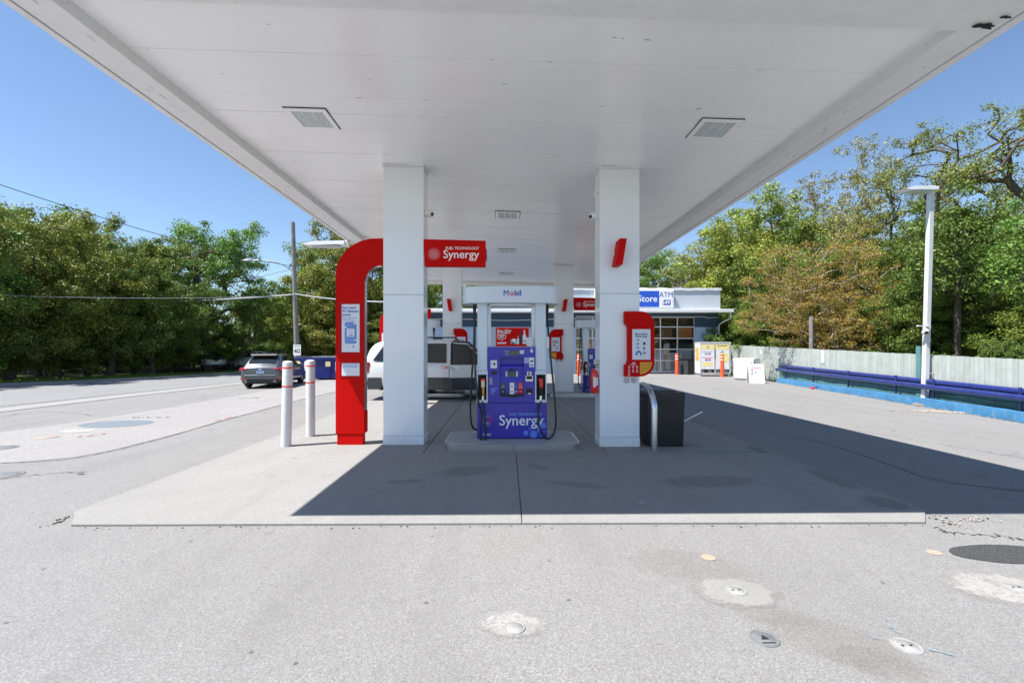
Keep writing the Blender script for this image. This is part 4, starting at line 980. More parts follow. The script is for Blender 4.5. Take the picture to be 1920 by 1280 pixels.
# ------------------------------------------------------------------ vehicles (length along +x, nose at +x, wheels at z=0)
def boolcut(ob, cutters):
    for c in cutters:
        m = ob.modifiers.new('cut', 'BOOLEAN'); m.operation = 'DIFFERENCE'; m.solver = 'EXACT'; m.object = c
    dg = bpy.context.evaluated_depsgraph_get(); dg.update()
    me = bpy.data.meshes.new_from_object(ob.evaluated_get(dg)); ob.modifiers.clear(); old = ob.data; ob.data = me
    bpy.data.meshes.remove(old)
    for c in cutters:
        d = c.data; bpy.data.objects.remove(c); bpy.data.meshes.remove(d)
def wheel(t, x, y, r, s, alloy=M['galv'], w=.22):
    b = MB(); prof = [(r*.62, -w/2), (r*.9, -w/2), (r, -w/2+.03), (r, w/2-.03), (r*.9, w/2), (r*.62, w/2)]
    b.M = Matrix.Translation((x, y, r)) @ Matrix.Rotation(R(90), 4, 'X'); b.lathe(prof, M['tyre'], 28)
    wl = b.build('wheel', t)
    b = MB(); b.M = Matrix.Translation((x, y+s*w*.28, r)) @ Matrix.Rotation(R(-90*s), 4, 'X')
    b.lathe([(r*.63, -.02), (r*.62, .02), (r*.56, .02), (r*.54, -.015)], alloy, 28)
    for k in range(5):
        a = 2*math.pi*k/5; b.tube([(r*.1*math.cos(a), r*.1*math.sin(a), .012), (r*.57*math.cos(a), r*.57*math.sin(a), .0)], [.045, .03], alloy, 6)
    b.cyl((0, 0, -.02), r*.17, .045, alloy, 14); b.cyl((0, 0, -.05), r*.6, .01, M['black'], 24)
    b.build('rim', wl)
def loft(b, st, m):
    """st: list of (x, [(y,z)...]) half sections; mirrored and skinned"""
    rings = [[(x, y, z) for y, z in sec] + [(x, -y, z) for y, z in sec[::-1]] for x, sec in st]
    n = len(rings[0]); vs = [p for r_ in rings for p in r_]; fs = []
    for i in range(len(rings)-1):
        for k in range(n):
            k2 = (k+1) % n; fs.append((i*n+k, i*n+k2, (i+1)*n+k2, (i+1)*n+k))
    nn = (len(rings)-1)*n
    h = n//2
    for base, rev in ((0, True), (nn, False)):      # ends closed with quads between the two sides
        for k in range(h-1):
            q = (base+k, base+k+1, base+n-2-k, base+n-1-k); fs.append(q[::-1] if rev else q)
    b.add(vs, fs, m, True)
class Car:
    def __init__(s, t, rows, wheels, r, paint, glass=None):
        s.t = t; s.rows = rows
        st = []
        for (x, zb, zs, zt, w_, wt) in rows:
            st.append((x, [(w_*.80, zb), (w_*.96, zb+.05), (w_, zb+.22), (w_*1.0, zs-.16), (w_*.975, zs), (w_*.93+(wt-w_*.93)*.06, zs+(zt-zs)*.10), (wt+.02, zt-(zt-zs)*.10), (wt*.93, zt-.012), (wt*.5, zt+.012), (.001, zt+.02)]))
        b = MB(); loft(b, st, paint); o = b.build('body', t, sub=2)
        hw = max(q[4] for q in rows); s.hw = hw
        cs = []
        for wx in wheels:
            c = MB(); c.cyl((wx, -hw-.2, r), r*1.12, hw*2+.4, M['black'], 40, 'y'); cs.append(c.build('cutter'))
        boolcut(o, cs); o.data.polygons.foreach_set('use_smooth', [True]*len(o.data.polygons))
        try:
            e = o.modifiers.new('edges', 'EDGE_SPLIT'); e.split_angle = R(38)
        except Exception: pass
        zb = rows[len(rows)//2][1]; b = MB()
        for wx in wheels: b.box(wx-r*1.1, wx+r*1.1, -hw+.30, hw-.30, zb+.03, r*2.08, M['black'])
        b.box(rows[0][0]+.4, rows[-1][0]-.4, -hw+.22, hw-.22, zb-.06, zb+.12, M['black']); b.build('underbody', t)
        for wx in wheels:
            for sd in (-1, 1): wheel(t, wx, sd*(hw-.135), r, sd)
    def at(s, x):
        R_ = s.rows
        for p, q in zip(R_[:-1], R_[1:]):
            if p[0] <= x <= q[0]:
                u = (x-p[0])/(q[0]-p[0]); return [a*(1-u)+b_*u for a, b_ in zip(p, q)]
        return list(R_[0] if x < R_[0][0] else R_[-1])
    def y(s, x, z):
        _, zb, zs, zt, w_, wt = s.at(x); u = max(0, min(1, (z-zs)/max(.05, (zt-zs)*.9))); return w_*.955*(1-u)+(wt+.02)*u
    def side_pane(s, nm, pts, sd, m=M['cglass'], off=.010, n=6):
        """pts: bottom-rear, bottom-front, top-front, top-rear as (x, z)"""
        V = []; F = []
        for j in range(n+1):
            for i in range(n+1):
                u, v = i/n, j/n
                x = (pts[0][0]*(1-u)+pts[1][0]*u)*(1-v)+(pts[3][0]*(1-u)+pts[2][0]*u)*v
                z = (pts[0][1]*(1-u)+pts[1][1]*u)*(1-v)+(pts[3][1]*(1-u)+pts[2][1]*u)*v
                V.append((x, sd*(s.y(x, z)+off), z))
        for j in range(n):
            for i in range(n): F.append((j*(n+1)+i, j*(n+1)+i+1, (j+1)*(n+1)+i+1, (j+1)*(n+1)+i))
        b = MB(); b.add(V, F, m, True); return b.build(nm, s.t)
    def end_pane(s, nm, x0, x1, f0, f1, m=M['cglass'], off=.012, n=6):
        """window following the top line between stations x0 and x1"""
        V = []; F = []
        for j in range(n+1):
            x = x0+(x1-x0)*j/n; q = s.at(x); zt = q[3]; wt = q[5]
            for i in range(n+1):
                u = -1+2*i/n; f = f0+(f1-f0)*j/n; V.append((x+(off if x0 > 0 else -off), u*wt*f, zt+off+.014*(1-u*u)))
        for j in range(n):
            for i in range(n): F.append((j*(n+1)+i, j*(n+1)+i+1, (j+1)*(n+1)+i+1, (j+1)*(n+1)+i))
        b = MB(); b.add(V, F, m, True); return b.build(nm, s.t)

# grey crossover
t = CAR1 = thing('parked_car', 'dark grey crossover car seen from behind on the driveway at the left', 'car', (-10.05, 20.35, .006), R(100))
rows = [(-2.37, .44, .80, .86, .72, .60), (-2.33, .36, .88, .99, .84, .68), (-2.20, .29, .97, 1.10, .92, .70), (-2.00, .27, 1.00, 1.30, .945, .68), (-1.72, .27, 1.01, 1.55, .95, .63), (-1.35, .27, 1.01, 1.63, .955, .62),
        (-.4, .26, .99, 1.665, .955, .62), (.25, .26, .97, 1.62, .955, .62), (.75, .26, .97, 1.34, .955, .66), (1.18, .26, .97, 1.07, .95, .74), (1.75, .27, .93, .99, .93, .70), (2.15, .30, .84, .89, .87, .62), (2.34, .36, .70, .74, .76, .5), (2.38, .42, .6, .63, .66, .44)]
C_ = Car(t, rows, (-1.42, 1.36), .37, M['greycar'])
C_.end_pane('rear_window', -2.12, -1.78, .86, .84); C_.end_pane('windshield', 1.08, .38, .88, .88)
for s in (-1, 1):
    C_.side_pane('side_window', [(-1.75, 1.10), (-1.18, 1.07), (-1.14, 1.50), (-1.45, 1.50)], s); C_.side_pane('side_window', [(-1.10, 1.07), (-.28, 1.06), (-.30, 1.55), (-1.06, 1.53)], s); C_.side_pane('side_window', [(-.20, 1.06), (.88, 1.05), (.38, 1.48), (-.22, 1.54)], s)
    b = MB(); y0, y1 = sorted((s*.56, s*.80)); b.prism([(-2.395, .91), (-2.22, .91), (-2.15, .99), (-2.35, .975)], y0, y1, M['lamp_red']); y0, y1 = sorted((s*.74, s*.925)); b.prism([(-2.30, .84), (-1.95, .93), (-1.98, 1.01), (-2.25, 1.0)], y0, y1, M['lamp_red']); b.build('tail_lamp', t, bevel=.02, seg=2)
    b = MB(); y0, y1 = sorted((s*.60, s*.86)); b.box(-2.378, -2.28, y0, y1, .44, .50, M['lamp_red']); b.build('reflector', t, bevel=.02)
    b = MB(); b.cyl((-2.41, s*.62, .35), .055, .12, M['chrome'], 14, 'x'); b.cyl((-2.415, s*.62, .35), .042, .01, M['black'], 12, 'x'); b.build('exhaust_tip', t)
    b = MB(); b.sphere((.62, s*1.03, 1.08), .11, M['greycar'], 12, (.6, .9, .65)); b.build('side_mirror', t)
b = MB(); b.box(-2.39, -2.1, -.78, .78, .27, .44, M['black']); b.build('bumper_trim', t, bevel=.04, seg=3)
b = MB(); b.box(-2.41, -2.25, -.70, .70, .57, .66, M['greycar']); b.build('bumper_ledge', t, bevel=.03, seg=3)
b = MB(); b.box(-2.405, -2.3, -.17, .17, .72, .84, M['plate']); b.build('licence_plate', t)
b = MB(); b.prism([(-1.95, 1.57), (-1.45, 1.63), (-1.45, 1.66), (-1.9, 1.64)], -.56, .56, M['black']); b.build('spoiler', t, bevel=.012)
b = MB(); b.box(-1.3, -1.05, -.02, .02, 1.66, 1.72, M['black']); b.build('antenna', t, bevel=.01)
b = MB(); b.box(-2.402, -2.33, -.07, .07, .885, .95, M['chrome']); b.build('badge', t, bevel=.01)

CAR1.scale = (.86, .86, .84)
def far_car(label, loc, rz, paint, grp='cars parked by the trees'):
    t = thing('parked_car', label, 'car', loc, rz, grp)
    rows = [(-2.27, .4, .76, .82, .70, .6), (-2.2, .32, .84, .93, .82, .66), (-1.85, .25, .92, 1.02, .89, .68), (-1.3, .24, .93, 1.28, .9, .63), (-.85, .24, .92, 1.42, .9, .6), (-.2, .24, .91, 1.46, .9, .6), (.3, .24, .90, 1.40, .9, .6), (1.15, .24, .90, 1.0, .9, .70), (1.75, .26, .82, .88, .87, .62), (2.1, .32, .7, .75, .78, .5), (2.26, .4, .58, .6, .65, .4)]
    q = Car(t, rows, (-1.35, 1.38), .32, paint)
    q.end_pane('rear_window', -1.75, -.95, .86, .86); q.end_pane('windshield', 1.05, .42, .88, .88)
    for s in (-1, 1):
        q.side_pane('side_window', [(-1.25, 1.0), (-.35, .98), (-.38, 1.36), (-.85, 1.32)], s); q.side_pane('side_window', [(-.27, .98), (.85, .97), (.35, 1.30), (-.28, 1.36)], s)
        b = MB(); y0, y1 = sorted((s*.5, s*.84)); b.box(-2.28, -2.05, y0, y1, .70, .84, M['lamp_red']); b.build('tail_lamp', t, bevel=.03, seg=2)
        b = MB(); b.box(2.0, 2.2, y0, y1, .58, .72, M['lamp_clear']); b.build('headlight', t, bevel=.03, seg=2)
    return t
c = vp(492, 690, 38); far_car('white car parked in the shade behind the grey crossover', (c.x-.3, 38.0, 0), R(172), M['whitecar'])
c = vp(412, 690, 37); far_car('pale blue car half hidden under the dark trees at the left', (c.x-.6, 37.5, 0), R(118), M['bluecar'])

# silver two tone vehicle filling up
t = thing('utility_vehicle', 'silver sport utility vehicle with dark lower body and open front door at the pumps', 'car', (-1.62, 14.85, .018), 0)
rows = [(-2.60, .52, 1.02, 1.10, .88, .80), (-2.585, .46, 1.08, 1.30, .95, .82), (-2.50, .42, 1.10, 1.56, .975, .81), (-2.34, .40, 1.11, 1.76, .99, .80), (-2.10, .38, 1.11, 1.83, 1.0, .79), (-1.1, .36, 1.10, 1.86, 1.0, .79),
        (-.1, .36, 1.09, 1.86, 1.0, .79), (.42, .36, 1.08, 1.80, 1.0, .79), (.85, .36, 1.08, 1.48, 1.0, .82), (1.30, .36, 1.08, 1.18, .995, .84), (2.0, .38, 1.04, 1.11, .98, .80), (2.42, .42, .96, 1.02, .93, .74), (2.57, .48, .84, .89, .86, .66), (2.61, .54, .74, .78, .78, .6)]
C_ = Car(t, rows, (-1.62, 1.55), .385, M['silver'])
C_.end_pane('rear_window', -2.575, -2.40, .86, .84); C_.end_pane('windshield', 1.22, .50, .88, .88)
for s in (-1, 1):
    C_.side_pane('side_window', [(-2.36, 1.20), (-1.42, 1.18), (-1.42, 1.70), (-2.02, 1.70)], s, off=.022)
    C_.side_pane('side_window', [(-1.30, 1.16), (-.12, 1.14), (-.13, 1.73), (-1.29, 1.73)], s, off=.022)
    if s > 0: C_.side_pane('side_window', [(.02, 1.14), (1.08, 1.13), (.46, 1.66), (.02, 1.72)], s, off=.022)
    b = MB(); b.tube([(-2.0, s*.68, 1.83), (-1.9, s*.68, 1.92), (.1, s*.68, 1.92), (.25, s*.68, 1.82)], .02, M['black'], 8); b.build('roof_rail', t)
    b = MB(); y0, y1 = sorted((s*.80, s*.985)); b.box(-2.63, -2.44, y0, y1, .84, 1.17, M['lamp_red']); b.build('tail_lamp', t, bevel=.02, seg=3)
    b = MB(); y0, y1 = sorted((s*.50, s*.86)); b.box(2.40, 2.585, y0, y1, .80, .96, M['lamp_clear']); b.build('headlight', t, bevel=.03)
hw = 1.0; b = MB()
for x0, x1 in ((-1.17, 1.10), (2.0, 2.42), (-2.50, -2.07)):
    for s in (-1, 1):
        y0, y1 = sorted((s*(hw+.012), s*(hw-.10))); b.box(x0, x1, y0, y1, .34, .70, M['lowclad'])
b.build('lower_cladding', t, bevel=.012)
b = MB(); b.box(-2.76, -2.32, -.95, .95, .46, .78, M['lowclad']); b.build('rear_bumper', t, bevel=.05, seg=3)
b = MB(); b.box(-2.768, -2.5, -.92, .92, .60, .635, M['chrome']); b.box(-2.765, -2.5, -.92, .92, .70, .73, M['chrome']); b.build('bumper_trim', t, bevel=.01)
b = MB(); b.box(2.46, 2.74, -.95, .95, .42, .74, M['lowclad']); b.box(2.55, 2.75, -.90, .90, .60, .64, M['chrome']); b.build('front_bumper', t, bevel=.04, seg=3)
def handle(x, z, par, y):
    b = MB(); b.prism(rrect(x-.12, x+.12, z-.04, z+.045, .038), y-.012, y+.02, M['chrome']); b.prism(rrect(x-.08, x+.08, z-.018, z+.02, .018), y-.02, y-.0125, M['silver']); b.build('door_handle', par)
handle(-.20, 1.0, t, -.995)
for x in (-1.30, -.03):
    b = MB(); b.box(x-.006, x+.006, -1.006, -.97, .72, 1.06, M['gap']); b.build('door_seam', t)
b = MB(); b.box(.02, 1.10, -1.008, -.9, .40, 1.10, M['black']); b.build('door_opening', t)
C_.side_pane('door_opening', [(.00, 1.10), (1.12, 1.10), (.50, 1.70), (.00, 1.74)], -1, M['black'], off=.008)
# open front door, hinged at its forward edge
d = thing('front_door', None, None, (1.14, -1.03, 0), R(13)); d.parent = t
b = MB(); b.box(-1.12, 0, -.05, .03, .70, 1.09, M['silver']); b.build('door_skin', d, bevel=.02, seg=3)
b = MB(); b.box(-1.12, 0, -.055, .03, .36, .697, M['lowclad']); b.build('door_cladding', d, bevel=.015)
b = MB(); b.tube([(-1.08, 0, 1.09), (-1.06, .12, 1.74), (-1.02, .15, 1.79), (-.55, .14, 1.76), (-.08, .03, 1.26), (-.03, 0, 1.09)], .028, M['black'], 8); b.build('window_frame', d)
b = MB(); b.add([(-1.06, 0, 1.09), (-.03, 0, 1.09), (-.55, .13, 1.74), (-1.04, .13, 1.76)], [(0, 1, 2, 3)], M['clearglass']); b.build('window', d)
b = MB(); b.sphere((-.12, -.17, 1.20), .12, M['black'], 12, (.55, .9, .75)); b.build('side_mirror', d)
handle(-1.0, 1.0, d, -.05)

# ------------------------------------------------------------------ convenience store
SX0, SX1, SY, SD = -6.9, 14.12, 29.6, 9.0
st = thing('store', 'light blue convenience store with glazed overhead door behind the forecourt', 'store', (0, SY, 0))
wx0, wx1 = 4.70, 12.53           # glazed bay
b = MB()
b.box(SX0, wx0, 0, .25, 0, 3.05, M['wallblue']); b.box(wx1, SX1, 0, .25, 0, 3.05, M['wallblue'])
b.box(SX0, SX0+.25, .25, SD, 0, 3.9, M['wallblue']); b.box(SX1-.25, SX1, .25, SD, 0, 3.9, M['wallblue']); b.box(SX0, SX1, SD, SD+.2, 0, 3.9, M['wallblue'])
b.build('wall', st)
b = MB(); b.box(SX0, wx0, -.012, .25, 3.052, 3.95, M['walldark']); b.box(wx1, SX1+.002, -.012, .25, 3.052, 3.95, M['walldark']); b.box(wx0+.002, wx1-.002, -.012, .25, 3.68, 3.95, M['walldark']); b.build('band', st)
b = MB(); b.box(SX0-.4, SX1+.55, -.75, .1, 3.955, 4.03, M['trim']); b.box(SX0-.4, SX1+.62, -.80, -.70, 3.96, 4.17, M['trim']); b.build('eave', st, bevel=.02)
b = MB(); b.box(SX0-.3, SX1+.3, -.2, SD+.3, 4.035, 4.12, M['roof']); b.build('roof', st)
b = MB(); b.box(3.9, SX1-.03, -.28, .02, 4.10, 5.50, M['parapet']); b.build('parapet', st)
b = MB(); n = 60
for k in range(n):
    x0_, x1_ = 3.85+(SX1-3.83)*k/n, 3.85+(SX1-3.83)*(k+1)/n; h0 = .03*math.sin(k*1.3)+.02*math.sin(k*.37)
    b.box(x0_, x1_, -.34, .06, 5.42+h0*.5, 5.56+.02*math.sin(k*.9), M['trim'])
b.build('parapet_flashing', st)
b = MB(); b.tube([(SX1+.45, -.70, 3.98), (SX1+.45, -.70, 3.72), (SX1+.40, -.66, 3.55), (SX1+.08, -.35, 3.35), (SX1-.02, -.08, 3.2), (SX1-.02, -.06, 0.15)], .045, M['trim'], 10); b.build('downspout', st)
b = MB(); b.tube(catmull([(SX0, -.06, 3.50), (-3, -.06, 3.56), (0, -.06, 3.47), (3, -.06, 3.55), (wx0, -.06, 3.60)], 10), .018, M['trim'], 6)
b.tube(catmull([(wx0, -.1, 3.74), (8, -.1, 3.72), (wx1+.2, -.1, 3.72), (SX1-.8, -.1, 3.66), (SX1, -.1, 3.69)], 10), .018, M['trim'], 6); b.build('cable', st)
# interior
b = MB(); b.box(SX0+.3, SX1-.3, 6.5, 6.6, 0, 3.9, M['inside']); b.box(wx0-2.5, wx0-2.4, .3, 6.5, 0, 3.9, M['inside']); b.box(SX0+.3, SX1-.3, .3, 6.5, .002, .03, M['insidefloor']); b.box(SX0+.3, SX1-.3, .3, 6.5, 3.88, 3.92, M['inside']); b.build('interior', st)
# glazed overhead door
gw = thing('overhead_door', None, None, (0, 0, 0)); gw.parent = st
cols = [wx0 + (wx1-wx0)*k/7 for k in range(8)]; rows = [.12, .86, 1.60, 2.32, 3.06, 3.68]
b = MB()
for x in cols: b.box(x-.035, x+.035, .06, .12, .12, 3.68, M['alu'])
for z in rows: b.box(wx0, wx1, .055, .115, z-.035, z+.035, M['alu'])
b.build('frame', gw)
for k in range(7):
    pm = MB()
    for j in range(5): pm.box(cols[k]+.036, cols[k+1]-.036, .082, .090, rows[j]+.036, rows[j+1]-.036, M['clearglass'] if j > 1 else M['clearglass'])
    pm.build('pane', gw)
b = MB(); b.box(wx0, wx1, .0, .25, .0, .08, M['walldark']); b.build('sill', gw)
def inbox(nm, lab, cat, x0, x1, y0, y1, z0, z1, m, m2=None, grp=None):
    t = thing(nm, lab, cat, ((x0+x1)/2, SY+(y0+y1)/2, z0), group=grp); b = MB(); hx, hy = (x1-x0)/2, (y1-y0)/2
    return t, hx, hy
# goods seen through the glass
def shelf(x, y, w_, h, label, seed):
    t = thing('shelving', label, 'shelf', (x, SY+y, .03), group='shelves seen through the store glass'); r = random.Random(seed)
    b = MB(); b.box(0, w_, .35, .4, 0, h, M['fridge'])
    n = 5
    for k in range(n): b.box(0, w_, 0, .35, .1+k*h/n, .13+k*h/n, M['alu'])
    for x_ in (0, w_-.03): b.box(x_, x_+.03, 0, .35, 0, h, M['alu'])
    b.build('rack', t)
    b = MB(); cols_ = [mat('pack colour', c_, .5) for c_ in ((.6, .05, .04), (.7, .5, .05), (.08, .3, .12), (.6, .6, .58), (.05, .1, .4), (.3, .12, .05))] if seed == 1 else PK
    for k in range(n):
        q = .04
        while q < w_-.15:
            ww = r.uniform(.07, .2); hh = r.uniform(.12, h/n-.06); b.box(q, q+ww, .03, .25, .132+k*h/n, .132+k*h/n+hh, r.choice(cols_)); q += ww+.015
    b.build('goods', t); return cols_
PK = shelf(4.9, 2.2, 1.9, 1.9, 'goods shelf behind the store glass near the second pump', 1)
shelf(7.6, 1.6, 2.2, 1.7, 'goods shelf behind the store glass left of the glazed door panes', 2)
shelf(8.6, 4.5, 3.2, 2.2, 'deep goods shelf at the back of the store', 3)
t = thing('window_board', 'orange board hanging behind the upper right panes of the store glass', 'board', (11.45, SY+.16, 2.38)); b = MB(); b.box(-.08, .98, 0, .05, 0, .66, M['orangeboard']); b.build('board', t)
t = thing('window_board', 'rust coloured board hanging aslant behind the middle panes', 'board', (10.25, SY+.30, 2.3)); b = MB(); b.prism([(-.7, -.35), (.9, .1), (.9, .62), (.3, .68)], 0, .04, mat('rust board', (.34, .12, .07), .7, var=.3)); b.build('board', t)
t = thing('appliance', 'white appliance box behind the lower right pane of the store glass', 'appliance', (12.0, SY+.40, .86)); b = MB(); b.box(-.42, .42, -.2, .3, .1, .72, M['fridge']); b.box(-.42, .42, -.2, .3, -.83, .06, M['alu']); b.build('cabinet', t, bevel=.02)
for k, (x, m_) in enumerate(((9.3, 'curtain'), (10.1, 'curtain'), (10.75, 'fridge'))):
    t = thing('window_screen', ('frosted screen behind the lowest left panes', 'wide ribbed screen behind the lower middle panes', 'white notice board behind the lower middle panes')[k], 'screen', (x, SY+.15, .12), group='screens behind the lower panes')
    b = MB()
    for q in range(10): b.box(q*.075, q*.075+.072, 0, .02+.012*(q % 2), .02, 1.4 if k < 2 else 1.25, M[m_])
    b.build('screen', t)
for k in range(4):
    t = thing('tube_light', 'row of white tube lights hanging inside the store', 'light', (7.5+k*1.3, SY+2.5+k*.4, 3.5), group='tube lights inside the store')
    b = MB(); b.box(0, 1.2, 0, .06, 0, .04, M['letter']); b.build('tube', t)
# light box sign
sg = thing('store_sign', 'blue and white illuminated store sign with lottery panel on the parapet', 'sign', (0, SY-.46, 0)); sg.location.z = 4.24
x0, x1, zt = 5.85, 10.93, 1.16
b = MB(); b.box(x0, x1, -.14, .17, 0, zt, M['white']); b.build('cabinet', sg, bevel=.015)
b = MB(); b.box(x0+.08, 9.98, -.147, -.1412, .07, zt-.07, M['sign_blue']); b.build('blue_face', sg)
b = MB(); b.box(9.98+.003, x1-.07, -.147, -.1412, .07, zt-.07, M['letter']); b.build('white_face', sg)
b = MB(); b.text('Store', .57, 9.86, .58, -.1485, M['letter'], 'RIGHT', .02); b.text('ATM', .46, 10.43, .84, -.1485, M['letterblue'], bold=.004, sx=.95)
b.prism(rrect(10.20, 10.72, .18, .52, .05), -.1489, -.1472, M['letterblue']); b.text('6', .42, 10.22, .37, -.151, M['letter'], bold=.035); b.text('49', .33, 10.50, .35, -.151, M['letter'], bold=.03)
b.disc(10.17, .30, .045, -.1495, M['letterred'], 14); b.build('lettering', sg)
# rooftop unit
c = vp(960, 566, 36); t = thing('rooftop_unit', 'grey rooftop air unit above the store eave, seen under the pump cap', 'air unit', (c.x+.6, 35, 4.12)); b = MB(); b.box(-1.1, 1.1, -.6, .6, 0, .75, M['galv']); b.box(-1, 1, -.61, -.6, .1, .6, M['lettergrey']); b.build('casing', t, bevel=.03)

# ------------------------------------------------------------------ in front of the store
def orange_bollard(px, py, label):
    c = gp(px, py); t = thing('bollard', label, 'bollard', (c.x, c.y, 0), group='orange bollards in front of the store'); r = .105
    b = MB(); b.lathe([(r, 0), (r, 1.24), (r*.9, 1.29), (r*.5, 1.315), (.001, 1.32)], M['orange'], 20); b.build('sleeve', t)
    for z in (.97, 1.13):
        b = MB(); b.lathe([(r, 0), (r+.003, .002), (r+.003, .04), (r, .042)], M['letter'], 20, (0, 0, z)); b.build('band', t)
orange_bollard(1228, 700, 'orange bollard half hidden behind the red info panel')
orange_bollard(1269, 702, 'orange bollard between the glass door and the small black bin')
orange_bollard(1313, 702.5, 'orange bollard between the small black bin and the gas cylinder cage')
orange_bollard(1354, 706.5, 'nearest orange bollard, in front of the gas cylinder cage')
orange_bollard(1085, 704, 'orange bollard seen between the rear right pillar and the far pump')
c = gp(1290, 702); t = thing('litter_bin', 'small dark square bin in front of the store glass', 'bin', (c.x, c.y+.3, 0), R(35)); b = MB(); b.box(-.33, .33, -.33, .33, 0, .92, mat('charcoal bin', (.035, .04, .045), .5)); b.build('bin_body', t, bevel=.02); b = MB(); b.box(-.36, .36, -.36, .36, .922, .97, M['bin']); b.build('lid', t, bevel=.015)
# gas cylinder cage
c = gp(1346, 706); t = thing('gas_cage', 'white gas cylinder exchange cabinet with two poster doors beside the store', 'gas cabinet', (c.x, c.y+.35, 0), R(-6))
w_ = 1.78; hh = 2.02
b = MB(); b.box(-w_/2, w_/2, 0, .9, .16, .2, M['alu']); b.box(-w_/2, w_/2, .0, .9, hh-.08, hh, M['alu']); b.box(-w_/2, w_/2, .86, .9, .2, hh-.08, M['alu'])
b.box(-w_/2, -w_/2+.03, .03, .86, .2, hh-.08, M['fridge']); b.box(w_/2-.03, w_/2, .03, .86, .2, hh-.08, M['fridge'])
for x in (-w_/2+.03, -.03, w_/2-.08): b.box(x, x+.06, -.01, .03, .2, hh-.08, M['alu'])
b.build('cabinet', t, bevel=.006)
for x in (-w_/2+.06, w_/2-.12):
    b = MB(); b.box(x, x+.06, .05, .85, 0, .155, M['alu']); b.build('foot', t)
b = MB(); b.box(-w_/2-.004, -w_/2-.001, .1, .75, .9, 1.7, mat('faded orange decal', (.75, .40, .12), .6, var=.4)); b.build('side_decal', t)
yel = mat('pale yellow poster', (.78, .68, .28), .5, var=.1)
for k, x in enumerate((-w_/2+.10, .05)):
    d = thing('door', None, None, (x, -.012, .42)); d.parent = t; ww = .74
    b = MB(); b.box(0, ww, -.012, .012, 0, 1.48, M['poster']); b.build('door_panel', d)
    b = MB(); b.box(.0, ww, -.0150, -.0125, 1.15, 1.46, yel)
    if k == 0:
        b.disc(ww/2, 1.31, .075, -.017, M['letterblue'], 20, .05)
        b.text('$19.99', .15, ww/2, .90, -.0165, M['letterblack'], bold=.02, sx=.8); b.text('$24.99', .15, ww/2, .55, -.0165, M['letterblack'], bold=.02, sx=.8)
        b.box(.06, ww-.1, -.0145, -.0125, 1.01, 1.05, M['lettergrey']); b.box(.06, ww-.1, -.0145, -.0125, .66, .70, M['letterred']); b.box(.06, ww-.1, -.0145, -.0125, .18, .40, yel)
    else:
        b.box(.08, ww-.1, -.017, -.0152, 1.36, 1.40, M['letterblack'])
        b.disc(ww*.6, .68, .30, -.0140, yel, 26); b.disc(ww*.5, .70, .085, -.0165, M['letterblue'], 20, .06)
        b.box(.2, .45, -.0145, -.0125, .95, 1.0, M['lettergrey']); b.disc(.36, 1.05, .04, -.0145, M['letterblack'], 10)
    for q in (.2, .5): b.disc(q, .09, .055, -.0145, M['lettergrey'], 16, .045)
    b.build('poster', d)
b = MB(); b.box(-.03, .0, -.03, -.013, 1.05, 1.6, mat('green latch', (.03, .25, .22), .5)); b.build('latch', t)
b = MB()
for i in range(4):
    for j in range(2): b.cyl((-.68+i*.44, .25+j*.35, .202), .15, .16, M['lettergrey'], 14)
b.build('cylinders', t)
c = gp(1380, 702); t = thing('dark_cabinet', 'narrow dark green cabinet wedged between the gas cabinet and the fence', 'cabinet', (c.x+.25, c.y+1.1, 0)); b = MB(); b.box(-.3, .45, -.3, .3, 0, 1.62, mat('dark green steel', (.01, .035, .03), .5)); b.build('casing', t, bevel=.02)
# pale metal box lying by the rail
t = thing('metal_box', 'pale grey metal cabinet with rounded edges standing by the start of the blue rail', 'cabinet', (12.75, 23.6, 0), R(47))
b = MB(); b.prism(rrect(-.62, .62, .02, 1.12, .12, 6), -.48, .48, M['fridge']); b.build('casing', t, bevel=.03, seg=3)
b = MB(); b.box(-.50, .50, -.492, -.482, .10, 1.0, M['poster'])
for q in ((-.54, -.52, .1, 1.0), (.52, .54, .1, 1.0)): b.box(q[0], q[1], -.490, -.4805, q[2], q[3], M['gap'])
b.build('door_panel', t)
c = gp(1423, 718.5); t = thing('sandwich_board', 'white folding sandwich board leaning by the pale metal cabinet', 'sandwich board', (c.x, c.y+.3, 0), R(-14))
for s in (1, -1):
    b = MB(); b.M = Matrix.Rotation(R(180 if s < 0 else 0), 4, 'Z') @ Matrix.Translation((0, -.30, 0)) @ Matrix.Rotation(R(-17), 4, 'X') 
    b.prism(rrect(-.33, .33, 0, .92, .06), -.015, .015, M['letter'])
    if s > 0:
        b.box(-.24, .24, -.0175, -.0155, .70, .745, M['letterred']); b.box(-.25, -.14, -.0175, -.0155, .43, .66, M['letterblack']); b.box(-.215, -.175, -.0185, -.0177, .47, .62, M['letter'])
        b.prism(rrect(-.10, .03, .44, .60, .03), -.0175, -.0155, M['lettergrey']); b.disc(.08, .36, .022, -.0175, M['letterblack'], 10); b.disc(.15, .31, .02, -.0175, M['letterblack'], 10); b.disc(.12, .55, .02, -.0175, M['lettergrey'], 10)
        for q in range(3): b.box(-.2, .1, -.0175, -.0155, .12+.05*q, .13+.05*q, M['lettergrey'])
    b.build('board', t)

